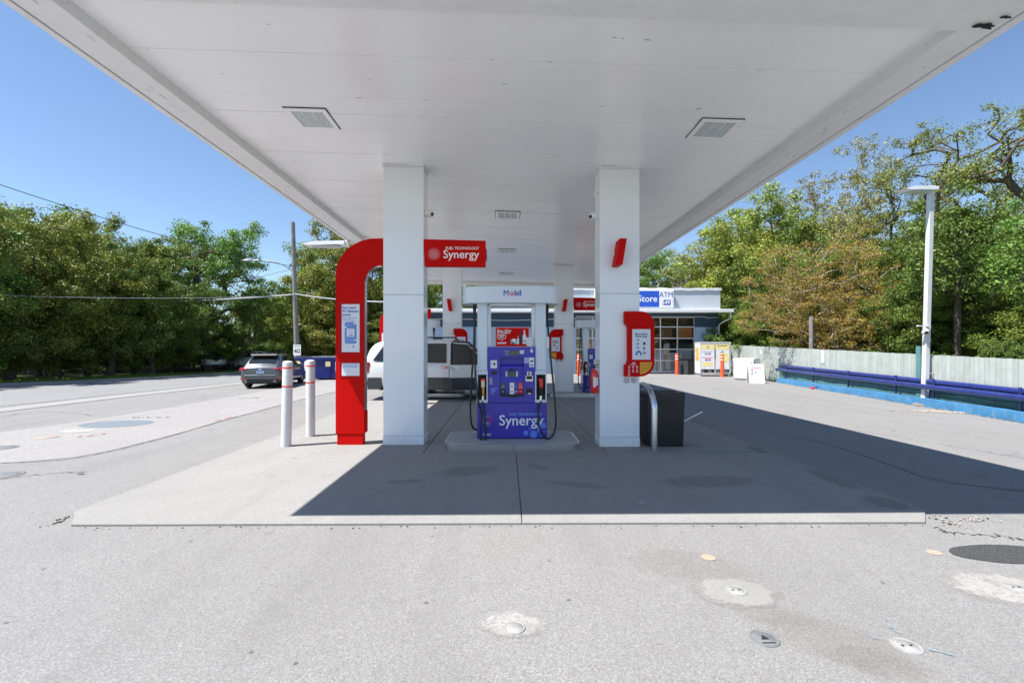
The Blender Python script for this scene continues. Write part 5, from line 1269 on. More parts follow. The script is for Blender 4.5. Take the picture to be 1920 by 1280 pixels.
# ------------------------------------------------------------------ right side: curb wall, fence, pipes, lamp
A = Vector((10.72, 7.0, 0)); Bv = Vector((14.95, 33.0, 0)); D = (Bv-A); LEN = D.length; D.normalize(); NR = Vector((D.y, -D.x, 0))     # NR points away from the lot
def on(s, off=0.0, z=0.0): p = A + D*s + NR*off; return Vector((p.x, p.y, z))
def rise(s): return max(0.0, (s-2.5))/20.0
b = MB(); n = 60; r = random.Random(2)
for k in range(n):
    s0, s1 = LEN*k/n*.62-1.5, LEN*(k+1)/n*.62-1.5
    za, zb = .215+.005*math.sin(k*.8)+r.uniform(-.004, .004), .215+.005*math.sin((k+1)*.8)+r.uniform(-.004, .004)
    if k: za = pz
    pz = zb
    P8 = [on(s0, 0), on(s1, 0), on(s1, .22), on(s0, .22)]
    b.add([(*p.xy, -.01) for p in P8]+[(P8[0].x, P8[0].y, za), (P8[1].x, P8[1].y, zb), (P8[2].x, P8[2].y, zb), (P8[3].x, P8[3].y, za)], [(0,1,2,3),(4,7,6,5),(0,4,5,1),(1,5,6,2),(2,6,7,3),(3,7,4,0)], M['kerbblue'])
t = thing('curb_wall', 'bright blue painted low concrete curb under the navy pipes', 'curb'); b.build('curb', t)
b = MB(); r = random.Random(31)
for k in range(700):
    p = on(r.uniform(-2, 15.5), -abs(r.gauss(0, .10))); q = r.uniform(.004, .016); b.sphere((p.x, p.y, .002), q, M['rubble'] if r.random() < .8 else M['gap'], 6, (1, 1, .6))
tag(b.build('gravel'), kind='stuff')
t = thing('board_fence', 'pale green vertical board fence along the right side of the lot', 'fence', tuple(on(0)), 0)
b = MB(); s = -3.0; r = random.Random(9)
b.M = Matrix.Translation(-on(0))
while s < LEN+1:
    w_ = .145; e = r.uniform(0, .004); top = 1.33+.58*min(1, rise(s)*.95)+r.uniform(-.006, .008)
    p0, p1, p2, p3 = on(s, .34+e), on(s+w_-.010, .34+e+r.uniform(-.003, .003)), on(s+w_-.010, .36+e), on(s, .36+e)
    b.add([(*p.xy, .02) for p in (p0, p1, p2, p3)]+[(*p.xy, top) for p in (p0, p1, p2, p3)], [(0,1,2,3),(4,7,6,5),(0,4,5,1),(1,5,6,2),(2,6,7,3),(3,7,4,0)], M[r.choice(('fencegreen', 'fencegreen', 'fence2', 'fence3'))]); s += w_
b.build('boards', t)
b = MB(); b.M = Matrix.Translation(-on(0)); s = -3.0
while s < 15.2:
    p = [on(s, .325), on(s+.139, .325), on(s+.139, .338), on(s, .338)]; b.add([(*q.xy, .1) for q in p]+[(*q.xy, .60+.2*rise(s)) for q in p], [(0,1,2,3),(4,7,6,5),(0,4,5,1),(1,5,6,2),(2,6,7,3),(3,7,4,0)], M['teal']); s += .145
b.build('teal_lower_boards', t)
b = MB(); b.M = Matrix.Translation(-on(0))
for z in (.45, 1.15):
    p = [on(-3, .37), on(LEN+1, .37), on(LEN+1, .42), on(-3, .42)]; b.add([(*q.xy, z) for q in p]+[(*q.xy, z+.09) for q in p], [(0,1,2,3),(4,7,6,5),(0,4,5,1),(1,5,6,2),(2,6,7,3),(3,7,4,0)], M['wood'])
b.build('rails', t)
cp = vp(1752, 700, 13.0); s_ = (Vector((cp.x, cp.y, 0))-A).dot(D)
b = MB(); b.M = Matrix.Translation(-on(0)); p = [on(s_-.22, .30), on(s_-.05, .30), on(s_-.05, .335), on(s_-.22, .335)]
b.add([(*q.xy, .02) for q in p]+[(*q.xy, 1.66) for q in p], [(0,1,2,3),(4,7,6,5),(0,4,5,1),(1,5,6,2),(2,6,7,3),(3,7,4,0)], M['teal']); b.build('teal_post', t)
def notice(px, py, w_, h, label, redx):
    c = vp(px, py, 20 if px < 1500 else 17.5); s = (Vector((c.x, c.y, 0))-A).dot(D)
    # walk along the fence until the sight line matches
    best = min((abs((on(q, .33).x-0)*1.0/(on(q, .33).y)-((px-944)/FPX)), q) for q in [k*.1 for k in range(0, 270)])[1]
    p = on(best, .33); z = EYE+(656-py)/FPX*p.length*.95
    t = thing('fence_notice', label, 'notice', (p.x, p.y, z), math.atan2(D.y, D.x), group='small notices on the green fence')
    b = MB(); b.box(-w_/2, w_/2, -.0, .006, -h/2, h/2, M['poster']); 
    for q in range(5): b.box(-w_*.38, w_*.38, .0062, .0075, h*(.35-.16*q), h*(.38-.16*q), M['letterred'] if (redx and q < 2) else M['lettergrey'])
    b.build('notice', t)
notice(1432, 659, .27, .26, 'small white notice with red print on the green fence near the metal cabinet', True)
notice(1551, 667, .27, .50, 'tall white notice on the green fence left of the lamp pole', False)
# pipes: two runs split at the lamp pole
def pipes(sa, sb, label):
    t = thing('pipe_rail', label, 'pipe rail', tuple(on(sa)), group='navy double pipe rails'); b = MB(); b.M = Matrix.Translation(-on(sa))
    def z1(s): return .63+.25*rise(s)
    def z2(s): return .51+.19*rise(s)
    for f, off, r_ in ((z1, .21, .080), (z2, .05, .070)):
        b = MB(); b.M = Matrix.Translation(-on(sa))
        b.tube([on(sa+(sb-sa)*k/12, off, f(sa+(sb-sa)*k/12)) for k in range(13)], r_, M['pipeblue'], 18); b.build('pipe', t)
    s = sa+.5
    while s < sb:
        b = MB(); b.M = Matrix.Translation(-on(sa)); p = on(s, .13)
        b.tube([(p.x, p.y, .24), (p.x, p.y, z1(s)+.10)], .03, M['pipeblue'], 8); b.tube([(p.x, p.y, z2(s)), tuple(on(s, .0, z2(s)-.02))], .02, M['pipeblue'], 6); b.build('post', t); s += 2.45
    b = MB(); b.M = Matrix.Translation(-on(sa)); b.tube([on(sa+(sb-sa)*k/20, .27, .37+.12*rise(sa+(sb-sa)*k/20)+.02*math.sin(k*1.7)) for k in range(21)], .010, M['wire'], 6); b.build('cable', t)
pipes(s_+.02, 14.9, 'far navy double pipe rail running from the lamp pole to the sandwich board')
pipes(-2.6, s_+.0, 'near navy double pipe rail at the right edge of the photo')
c = gp(1526, 729); t = thing('hose_end', 'short blue and red hose end lying against the blue curb', 'hose', (c.x, c.y, .02)); b = MB(); b.tube([(0, 0, .02), (.16, -.02, .09), (.28, 0, .2)], .022, M['pipeblue'], 8); b.build('tube', t); b = MB(); b.tube([(-.12, 0, .02), (0, 0, .02)], .04, M['redplastic'], 8); b.build('end', t)
c = gp(1733, 760)
def area_light(t, arm, m, h, w0, w1):
    b = MB(); b.box(-w0/2, w0/2, -w0/2, w0/2, 0, h, m); b.build('post', t, bevel=.006)
t = thing('lamp_post', 'tall white square lamp post in front of the blue curb, slightly leaning', 'lamp post', (c.x, c.y, 0), 0, ry=.030, rx=-.0)
b = MB(); b.box(-.062, .062, -.062, .062, 0, 6.08, M['polegrey']); b.build('post', t, bevel=.01)
b = MB(); b.box(-.17, .17, -.17, .17, 0, .05, M['rubble']); b.build('footing', t)
def head(t, x0, z, s, L=.95, y=0, yw=.17, tilt=.0):
    b = MB(); o = [(x0, z-.02), (x0+s*L*.84, z-.05), (x0+s*L, z-.015), (x0+s*L*.72, z+.06), (x0, z+.075)]
    if s < 0: pass
    b.M = Matrix.Translation((0, y, 0)); b.prism(o if s > 0 else o[::-1], -yw, yw, M['trim']); b.build('lamp_head', t, bevel=.012)
    b = MB(); b.M = Matrix.Translation((0, y, 0)); x_a, x_b = sorted((x0+s*L*.15, x0+s*L*.8)); b.box(x_a, x_b, -yw*.75, yw*.75, z-.072, z-.052, M['lens']); b.build('lamp_lens', t)
head(t, .07, 6.0, -1, .92)
b = MB(); b.box(-.07, .07, -.07, .07, 6.083, 6.12, M['trim']); b.build('post_cap', t)
b = MB(); b.sphere((-.13, -.1, 2.05), .09, M['white'], 14); b.cyl((-.085, -.06, 2.05), .05, -.05, M['white'], 10, 'x'); b.sphere((-.15, -.15, 2.03), .055, M['cglass'], 12); b.build('camera', t)
b = MB(); b.box(-.34, -.02, -.13, -.05, 2.20, 2.225, M['white']); b.build('camera_hood', t)
b = MB(); b.tube(catmull([(.06, -.05, .9), (.2, -.1, .88), (.45, -.1, .72), (.75, -.05, .45), (1.1, .0, .36), (1.8, -.25, .32)], 8), .016, M['galv'], 8); b.build('conduit', t)
# canopy mounted flood lamp at the left
q = vp(650, 459, 12.3)
t = thing('flood_lamp', 'white flood lamp on an arm under the left edge of the canopy', 'flood lamp', (q.x, 12.3, q.z)); head(t, .0, 0.0, -1, 1.13, yw=.18)
b = MB(); b.box(-.02, .06, -.05, .05, -.06, .22, M['white']); b.build('bracket', t); b = MB(); b.tube([(.02, 0, .06), (.75, 0, .24)], .03, M['white'], 8); b.build('arm', t)

# ------------------------------------------------------------------ utility pole, wires, speed sign, dumpsters
pb = vp(558, 690, 30.0); UX, UY = pb.x, 30.0
t = thing('utility_pole', 'weathered grey utility pole with a curved street lamp arm, above the grey car', 'utility pole', (UX, UY, 0), 0, ry=-.031)
b = MB(); b.tube([(0, 0, -.1), (0, 0, 5), (0, 0, 9.9)], [.17, .15, .125], M['pole'], 14); b.build('pole', t)
b = MB(); b.tube(catmull([(-.0, 0, 6.55), (-.35, -.1, 6.9), (-1.0, -.2, 7.25), (-2.0, -.4, 7.38), (-2.4, -.5, 7.36)], 8), .035, M['galv'], 8); b.build('lamp_arm', t)
b = MB(); b.M = Matrix.Translation((-2.75, -.55, 7.35)); b.sphere((0, 0, 0), .16, M['galv'], 12, (2.0, 1, .5)); b.build('lamp_head', t)
for z in (5.2, 5.0, 7.0):
    b = MB(); b.cyl((-.2, -.1, z), .05, .12, M['black'], 8); b.build('insulator', t)
c = vp(557, 656, 29.7); t = thing('speed_sign', 'white speed limit 40 sign fixed low on the utility pole', 'sign', (c.x, 29.7, c.z))
b = MB(); b.prism(rrect(-.24, .24, -.35, .35, .04), 0, .012, M['letter']); b.build('plate', t); b = MB(); b.text('40', .42, 0, -.08, -.004, M['letterblack'], bold=.008, sx=.95); b.text('MAXIMUM', .095, 0, .25, -.004, M['letterblack'], bold=.0, sx=.8); b.build('lettering', t)
b = MB(); b.box(-.012, .012, .013, .1, -.3, .3, M['galv']); b.build('bracket', t)
wr = 0
def wire(p, q, sag, r, label, m=M['wire'], nm='overhead_wire'):
    t = thing(nm, label, 'wire', tuple(p), group='overhead wires'); b = MB(); b.M = Matrix.Translation(-Vector(p)); n = 24
    b.tube([Vector(p).lerp(Vector(q), k/n)-Vector((0, 0, sag*4*(k/n)*(1-k/n))) for k in range(n+1)], r, m, 6); b.build('cable', t)
PT = lambda px, py, Y: vp(px, py, Y)
wire(PT(-120, 305, 16), PT(552, 500, 30), .35, .015, 'dark sagging wire crossing the sky above the left trees')
wire(PT(-200, 545, 18), PT(553, 553, 30), .25, .012, 'thin pale wire crossing the dark left trees', M['wirelight'])
wire(PT(305, 567, 30), PT(553, 552, 29.9), .05, .05, 'thick bright cable running left from the utility pole', M['wirelight'])
wire(PT(553, 551, 29.9), PT(720, 566, 24), .10, .04, 'thick cable running right from the utility pole behind the red arch', M['wirelight'])
wire(PT(545, 505, 30), PT(300, 545, 45), .3, .012, 'thin wire running left behind the street lamp arm')
for k, (y0, y1) in enumerate(((604, 600), (614, 630), (600, 642))):
    wire(PT(1375, y0, 34), PT(1935, y1+6, 20), .3, .012, ('upper', 'middle', 'lower')[k]+' thin wire in front of the right hand woods', M['wirelight'])
c = vp(1521, 650, 20); t = thing('wooden_post', 'pale round wooden post standing behind the green fence', 'post', (c.x, 20, 0)); b = MB(); b.tube([(0, 0, 0), (0, 0, EYE+(656-594)/FPX*20.5)], [.10, .09], M['pole'], 12); b.build('post', t)
def dumpster(px, py, w_, label, rz=0, openlid=False):
    c = gp(px, py); t = thing('dumpster', label, 'dumpster', (c.x, c.y+.6, 0), rz, group='navy blue dumpsters')
    b = MB(); b.box(-w_/2, w_/2, -.6, .6, .08, 1.12, M['dumpster']); b.build('body', t, bevel=.01)
    b = MB()
    for x in (-w_/2, -w_/6, w_/6, w_/2-.06): b.box(x, x+.06, -.64, -.602, .1, 1.1, M['dumpster'])
    b.box(-w_/2-.03, w_/2+.03, -.66, -.602, 1.06, 1.16, M['dumpster']); b.build('ribs', t)
    b = MB(); b.M = Matrix.Translation((0, .6, 1.17)) @ Matrix.Rotation(R(9 if openlid else 0), 4, 'X')
    for k in range(9): b.box(-w_/2+w_*k/9+.01, -w_/2+w_*(k+1)/9-.01, -1.2, 0, 0, .04+.02*(k % 2), M['black'] if openlid else M['galv'])
    b.build('lid', t)
    b = MB(); b.box(-.1, .25, -.652, -.645, .45, .95, M['paper']); b.box(-.6, -.35, -.652, -.645, .7, .95, M['cream']); b.build('sticker', t)
    return t
dumpster(632, 712, 2.6, 'navy blue dumpster with white stickers just left of the red arch', R(3))
dumpster(578, 710, 2.4, 'navy blue dumpster with a ribbed dark lid, behind the grey car and bollards', R(-8), True)

# left fence and items on the verge
FA, FB = Vector((-44, 12, 0)), Vector((-19.2, 43.5, 0)); FD = (FB-FA); FL = FD.length; FD.normalize(); FN = Vector((-FD.y, FD.x, 0))
t = thing('wooden_fence', 'old dark wooden picket fence in the shade under the left trees', 'fence', tuple(FA)); b = MB(); s = 0; r = random.Random(4)
while s < FL:
    w_ = .12; p = FD*s + FN*r.uniform(-.01, .01); h = 1.5+r.uniform(-.08, .08); tl = r.uniform(-.02, .02)
    p0, p1 = p, p+FD*(w_-.02); n3 = FN*.02
    q = [p0, p1, p1+n3, p0+n3]; b.add([(*v.xy, .03) for v in q]+[(v.x+FD.x*tl, v.y+FD.y*tl, h) for v in q], [(0,3,2,1),(4,5,6,7),(0,1,5,4),(1,2,6,5),(2,3,7,6),(3,0,4,7)], M['wood']); s += w_*r.choice((1, 1, 1, 1.15))
b.build('pickets', t)
c = gp(54, 704); t = thing('back_of_sign', 'grey road sign seen from behind on a thin post, at the left by the fence', 'sign', (c.x, c.y, 0))
b = MB(); b.tube([(0, 0, 0), (0, 0, 2.3)], .035, M['galv'], 8); b.build('post', t); b = MB(); b.box(-.16, .16, -.02, -.005, 1.5, 2.45, M['galv']); b.build('plate', t)
c = gp(62, 706); t = thing('fence_post', 'broad grey timber post behind the road sign', 'post', (c.x-.25, c.y+.8, 0)); b = MB(); b.box(-.22, .22, -.1, .1, 0, 1.7, M['pole']); b.build('post', t)
c = gp(-18, 708); t = thing('utility_cabinet', 'grey cabinet with an orange top at the left edge of the photo', 'cabinet', (c.x, c.y, 0)); b = MB(); b.box(-.95, .95, -.5, .5, 0, 1.25, mat('slate cabinet', (.13, .15, .19), .6)); b.build('casing', t, bevel=.02); b = MB(); b.prism([(-1, 1.252), (1.03, 1.252), (.95, 1.45), (-1, 1.5)], -.55, .55, M['orangeboard']); b.build('lid', t)
# grass tufts on the verge
def grass(name, region, n, h, seed, flowers=0):
    rng = np.random.default_rng(seed); V = []; F = []; mi = []
    poly = region
    x0, y0 = min(p[0] for p in poly), min(p[1] for p in poly); x1, y1 = max(p[0] for p in poly), max(p[1] for p in poly)
    def inside(x, y):
        c_ = False; j = len(poly)-1
        for i in range(len(poly)):
            if (poly[i][1] > y) != (poly[j][1] > y) and x < (poly[j][0]-poly[i][0])*(y-poly[i][1])/(poly[j][1]-poly[i][1])+poly[i][0]: c_ = not c_
            j = i
        return c_
    k = 0
    while k < n:
        x, y = rng.uniform(x0, x1), rng.uniform(y0, y1)
        if not inside(x, y): continue
        k += 1; hh = h*rng.uniform(.5, 1.3); a = rng.uniform(0, 6.28); wv = .012; dx, dy = wv*math.cos(a), wv*math.sin(a); lx, ly = rng.normal(0, hh*.35), rng.normal(0, hh*.35)
        i = len(V); V += [(x-dx, y-dy, -.02), (x+dx, y+dy, -.02), (x+lx, y+ly, hh)]; F.append((i, i+1, i+2)); mi.append(0)
    for _ in range(flowers):
        x, y = rng.uniform(x0, x1), rng.uniform(y0, y1)
        if not inside(x, y): continue
        i = len(V); q = .035; z = h*rng.uniform(.8, 1.2); V += [(x-q, y-q*.3, z), (x+q, y-q*.3, z), (x+q, y, z+q*1.3), (x-q, y, z+q*1.3)]; F.append((i, i+1, i+2, i+3)); mi.append(1)
    me = bpy.data.meshes.new(name); me.from_pydata(V, [], F); me.materials.append(M['grassblade']); me.materials.append(M['dandelion']); me.polygons.foreach_set('material_index', mi); me.update()
    o = bpy.data.objects.new(name, me); COL.objects.link(o); tag(o, kind='stuff')
grass('grass', [(-30, 11), (-26.3, 15.3), (-21.8, 19.9), (-20.1, 21.8), (-18.1, 25.8), (-17.1, 29.8), (-17.6, 32), (-22, 28), (-27, 24), (-34, 17)], 26000, .16, 3, 0)
grass('flowering_grass', [(-24.0, 17.6), (-21.8, 20.2), (-20.3, 21.9), (-20.9, 22.3), (-24.8, 18.3)], 1500, .2, 5, 110)
grass('weeds', [(-17.2, 29.8), (-15.9, 38), (-14.5, 52), (-18, 52), (-21, 40)], 9000, .3, 4)

# ------------------------------------------------------------------ trees
def np_mesh(name, V, Q, m, smooth=False):
    me = bpy.data.meshes.new(name); nv = len(V); nf = len(Q); k = Q.shape[1]
    me.vertices.add(nv); me.vertices.foreach_set('co', V.astype(np.float32).ravel())
    me.loops.add(nf*k); me.loops.foreach_set('vertex_index', Q.astype(np.int32).ravel())
    me.polygons.add(nf); me.polygons.foreach_set('loop_start', (np.arange(nf)*k).astype(np.int32)); me.polygons.foreach_set('loop_total', np.full(nf, k, np.int32))
    if smooth: me.polygons.foreach_set('use_smooth', [True]*nf)
    me.update(calc_edges=True); me.materials.append(m); return me
def puffs(seed, n, rx, z0, z1, r0, top=1.0):
    q = random.Random(seed); L = []
    for k in range(n):
        a = 2.4*k+q.uniform(-.5, .5); z = z0+(z1-z0)*((k+.5)/n); rad = rx*math.sin(math.pi*min(1, max(.12, (1.08-z)/(1.08-z0*.6))))**.6*q.uniform(.45, 1)
        r_ = r0*q.uniform(.75, 1.3); L.append((rad*math.cos(a), rad*math.sin(a), z, r_*1.25, r_*1.25, r_*.75))
    return L
def make_tree(name, seed, H, lobes, nclump, nleaf, leaf, clump_r, m_leaf, m_bark, trunk_r=.18, bare=.25, twist=.05, shell=.45, stems=1, lean=0.0, flat=.7, wig=.25, drop=0, barebr=0):
    """crown = clumps of single leaves spread in the lobes, each carried by a limb that grows out of the nearest wood"""
    rng = np.random.default_rng(seed)
    nodes = []; par = []
    for sidx in range(stems):
        a = rng.uniform(0, 6.28); off = np.array([math.cos(a), math.sin(a), 0])*(0 if stems == 1 else .5*rng.uniform(.3, 1.0))*H*.04
        n = 9; p = off.copy(); d = np.array([lean+rng.normal(0, .1)*(stems > 1), rng.normal(0, .1)*(stems > 1), 1.0]); prev = -1
        for k in range(n):
            nodes.append(p.copy()); par.append(prev); prev = len(nodes)-1
            d[:2] += rng.normal(0, twist, 2); p = p + d/np.linalg.norm(d)*H*.82/n
    ntr = len(nodes)
    vol = np.array([l[3]*l[4]*l[5] for l in lobes]); vol = vol/vol.sum(); C = []
    for _ in range(nclump):
        l = lobes[rng.choice(len(lobes), p=vol)]
        v = rng.normal(size=3); v /= np.linalg.norm(v); rr = rng.uniform()**shell
        C.append([l[0]+v[0]*l[3]*rr, l[1]+v[1]*l[4]*rr, l[2]+v[2]*l[5]*rr])
    C = np.array(C)*H; C = C[C[:, 2] > .03*H]
    order = np.argsort(np.hypot(C[:, 0], C[:, 1]) + .25*np.abs(C[:, 2]-H*.4)); tips = []
    for i in order:
        c = C[i]; A_ = np.array(nodes); dv = c-A_; dist = np.linalg.norm(dv, axis=1)
        cost = dist + 1.3*np.maximum(0, A_[:, 2]-c[2]+dist*.25) + np.where(A_[:, 2] < bare*H, 3*(bare*H-A_[:, 2]), 0)
        j = int(np.argmin(cost)); nseg = max(1, min(5, int(dist[j]/(H*.045)))); prev = j
        for k in range(1, nseg+1):
            u = k/nseg; q = A_[j]*(1-u)+c*u; q = q + rng.normal(0, wig*dist[j]/max(2, nseg)*.5, 3)*(u < 1); q[2] += math.sin(u*math.pi)*dist[j]*(.06)
            nodes.append(q); par.append(prev); prev = len(nodes)-1
        tips.append(prev)
    nodes = np.array(nodes); cnt = np.zeros(len(nodes))
    for tp in tips: cnt[tp] += 1
    for i in range(len(nodes)-1, -1, -1):
        if par[i] >= 0: cnt[par[i]] += cnt[i]
    cnt = np.maximum(cnt, .6); tot = cnt[:ntr].max(); rad = np.maximum(.011, trunk_r*(cnt/tot)**.52)
    V = []; Q = []; base = 0
    for i in range(len(nodes)):
        j = par[i]
        if j < 0: continue
        a, c = nodes[j], nodes[i]; d = c-a; L = np.linalg.norm(d)
        if L < 1e-6: continue
        d /= L; u = np.cross(d, [0.3, .9, .2]); u /= np.linalg.norm(u); w_ = np.cross(d, u); n = 7 if rad[i] > .05 else 4
        ang = np.arange(n)*2*np.pi/n; ring = np.outer(np.cos(ang), u)+np.outer(np.sin(ang), w_)
        r0 = min(rad[j], rad[i]*1.35); 
        if par[j] < 0: r0 = rad[j]*1.35
        V.append(a-d*r0*.3+ring*r0); V.append(c+ring*rad[i]); k = np.arange(n); k2 = (k+1) % n
        Q.append(np.stack([base+k, base+k2, base+n+k2, base+n+k], 1)); base += 2*n
    tm = np_mesh(name+'_trunk', np.concatenate(V), np.concatenate(Q), m_bark, True)
    T = nodes[tips]; 
    if barebr: T = T[rng.uniform(size=len(T)) > barebr]
    N_ = len(T)*nleaf; cc = np.repeat(T, nleaf, 0)
    v = rng.normal(size=(N_, 3)); v /= np.linalg.norm(v, axis=1)[:, None]; rr = rng.uniform(size=(N_, 1))**.55
    cr = np.repeat(clump_r*rng.uniform(.6, 1.35, len(T)), nleaf)[:, None]
    P = cc+v*rr*cr*np.array([1, 1, flat]); P[:, 2] -= drop*rng.uniform(size=N_)
    nr = v*.55+rng.normal(size=(N_, 3))*.55+np.array([0, 0, .55]); nr /= np.linalg.norm(nr, axis=1)[:, None]
    a1 = np.cross(nr, rng.normal(size=(N_, 3))); a1 /= np.linalg.norm(a1, axis=1)[:, None]; a2 = np.cross(nr, a1)
    s = leaf*rng.uniform(.55, 1.3, (N_, 1)); 
    V = np.stack([P-a1*s*.5, P+a2*s*.32+nr*s*.06, P+a1*s*.5-nr*s*.08, P-a2*s*.32+nr*s*.06], 1).reshape(-1, 3)
    Q = np.arange(N_*4).reshape(-1, 4); lm = np_mesh(name+'_crown', V, Q, m_leaf)
    return tm, lm
def tree(name, meshes, label, loc, rz, sc, cat='tree', group=None, scz=None):
    t = thing(name, label, cat, loc, rz, group)
    for nm, me in zip(('trunk', 'crown'), meshes):
        o = bpy.data.objects.new(nm, me); COL.objects.link(o); o.parent = t
    t.scale = (sc, sc, scz or sc); return t
K = {}
K['dense'] = make_tree('dense_tree', 1, 9, [(0, 0, .45, .28, .28, .30)]+puffs(11, 24, .44, .14, .93, .115), 330, 200, .115, .56, M['leaf_mid'], M['bark'], .2, .10, .06, .28)
K['dense2'] = make_tree('dense_tree', 2, 9, [(0, 0, .42, .24, .26, .28)]+puffs(12, 22, .43, .14, .95, .11), 320, 200, .115, .54, M['leaf_sunny'], M['bark'], .2, .10, .06, .28)
K['yellow'] = make_tree('yellow_tree', 3, 8, [(0, 0, .48, .28, .28, .34)]+puffs(13, 18, .38, .18, .94, .12), 300, 150, .115, .52, M['leaf_yel'], M['bark'], .17, .12, .06, .45, wig=.3)
K['orange'] = make_tree('budding_tree', 4, 6.5, [(0, 0, .62, .40, .38, .34), (.28, 0, .5, .22, .24, .26), (-.28, -.05, .5, .24, .26, .26), (.1, -.15, .84, .2, .2, .16), (-.1, -.2, .34, .32, .22, .16)], 520, 85, .056, .30, M['leaf_org'], M['barkpale'], .12, .22, .1, .5, wig=.3)
K['willow'] = make_tree('willow_tree', 5, 11, puffs(5, 17, .30, .42, .95, .072), 200, 75, .085, .38, M['leaf_wil'], M['bark'], .17, .32, .15, .7, wig=.6, drop=.12)
K['willow2'] = make_tree('willow_tree', 15, 11, puffs(8, 14, .26, .48, .95, .08), 180, 75, .085, .38, M['leaf_wil'], M['bark'], .16, .36, .18, .7, wig=.6, drop=.12, stems=2)
K['poplar'] = make_tree('poplar_tree', 6, 15, [(0, 0, .62, .17, .17, .33), (0.04, 0, .86, .10, .10, .14), (.12, .05, .52, .13, .13, .2), (-.13, 0, .5, .13, .13, .22)], 420, 34, .13, .40, M['leaf_pop'], M['barkpale'], .16, .25, .03, .7, wig=.2)
K['round'] = make_tree('round_tree', 7, 9, puffs(3, 15, .36, .45, .94, .12), 280, 150, .11, .46, M['leaf_mid'], M['bark'], .24, .28, .12, .5, stems=2, wig=.4)
K['bare'] = make_tree('bare_tree', 8, 11, [(0, 0, .62, .24, .24, .36), (.1, 0, .85, .14, .14, .14)], 220, 3, .10, .3, M['leaf_yel'], M['barkpale'], .15, .2, .06, .7, wig=.35)
K['shrub'] = make_tree('shrub', 9, 2.2, [(0, 0, .45, .6, .6, .42), (.3, 0, .6, .3, .3, .3), (-.3, 0, .4, .35, .35, .35)], 70, 90, .12, .34, M['leaf_mid'], M['bark'], .04, .05, .1, .5, stems=3)
K['thin'] = make_tree('thin_tree', 10, 9, [(0, 0, .78, .20, .20, .22), (.08, .05, .55, .16, .16, .18), (-.1, 0, .6, .14, .14, .16)], 130, 90, .12, .48, M['leaf_mid'], M['bark'], .12, .35, .05, .6, wig=.3)
BH = {'willow2': 11, 'dense': 9, 'dense2': 9, 'yellow': 8, 'orange': 6.5, 'willow': 11, 'poplar': 15, 'round': 9, 'bare': 11, 'shrub': 2.2, 'thin': 9}
TOPF = {'willow2': 1.0, 'dense': 1.02, 'dense2': 1.02, 'yellow': .98, 'orange': 1.0, 'willow': 1.0, 'poplar': 1.02, 'round': 1.0, 'bare': 1.02, 'shrub': .95, 'thin': 1.03}
def T(kind, px, ptop, Y, name, label, rz=0, wide=1.0, grp=None, zoff=0):
    c = vp(px, ptop, Y); h = c.z-zoff; s = h/(BH[kind]*TOPF[kind]); s2 = s*wide
    return tree(name, K[kind], label, (c.x, Y, zoff-.02), R(rz), s2, 'shrub' if kind == 'shrub' else 'tree', grp, s)
g1 = 'dense trees along the left street'; g2 = 'trees behind the store'; g3 = 'trees beyond the green fence'
# left mass, front rank
T('dense', -110, 330, 20, 'dense_tree', 'dense tree mostly outside the left edge of the photo', 10, 1.0, g1)
T('dense2', 20, 372, 22.5, 'dense_tree', 'dense tree at the left edge, over the orange topped cabinet', 80, .95, g1)
T('yellow', 105, 405, 24.5, 'yellow_tree', 'dense leafy tree above the back of the road sign', 200, .95, g1)
T('dense2', 205, 412, 26.5, 'dense_tree', 'dense green tree where the sagging wire passes its top', 300, .95, g1)
T('dense', 285, 446, 29, 'dense_tree', 'dense tree left of the rounded tree, over the dark picket fence', 140, .9, g1)
T('yellow', 60, 392, 31, 'yellow_tree', 'yellow green tree rising behind the left dense trees', 30, 1.1, g1)
T('yellow', 175, 428, 33, 'yellow_tree', 'yellow green crown between two dense trees at the left', 120, 1.1, g1)
T('dense2', 250, 455, 38, 'dense_tree', 'dense tree behind the picket fence, second rank', 50, 1.1, g1)
T('thin', 100, 372, 34, 'thin_tree', 'thin leafy treetop poking out above the left crowns', 0, 1.2, g1)
T('yellow', 330, 470, 36, 'yellow_tree', 'low yellow green tree next to the rounded tree', 210, 1.1, g1)
for k, (px, pt, Y, kd) in enumerate(((-40, 560, 21.5, 'dense2'), (75, 575, 25.5, 'dense'), (165, 570, 27, 'dense2'), (250, 585, 29.5, 'dense'), (320, 590, 32, 'dense2'))):
    T(kd, px, pt, Y, 'low_tree', ('low bushy tree beyond the left edge of the photo', 'low bushy tree right of the back of the road sign', 'low bushy tree under the sagging wire at the left', 'low bushy tree in the middle of the picket fence', 'low bushy tree near the right end of the picket fence')[k], 67*k, 1.5, g1)
T('round', 398, 413, 36, 'round_tree', 'rounded green tree with forked dark limbs at the left of the utility pole', 20, 1.0, g1)
T('dense2', 420, 560, 37, 'dense_tree', 'low leafy tree under the rounded tree, above the parked cars', 250, 1.25, g1)
T('dense', 335, 560, 35.5, 'dense_tree', 'low dark tree at the end of the picket fence', 90, 1.3, g1)
for k, (px, pt, Y) in enumerate(((475, 520, 48), (505, 540, 52), (532, 545, 50), (470, 545, 60), (550, 540, 58), (515, 560, 62), (490, 575, 66), (540, 575, 66))):
    T('thin', px, pt, Y, 'thin_tree', 'slender trees in the distance left of the utility pole', 47*k, 1.25, 'slender distant trees left of the utility pole')
T('dense2', 500, 600, 70, 'dense_tree', 'far hedge like tree behind the grey crossover car', 0, 1.9, g1)
T('dense', 455, 600, 66, 'dense_tree', 'far dark tree above the white parked car', 130, 1.7, g1)
T('dense', 560, 605, 72, 'dense_tree', 'far tree behind the speed limit sign', 60, 1.9, g1)
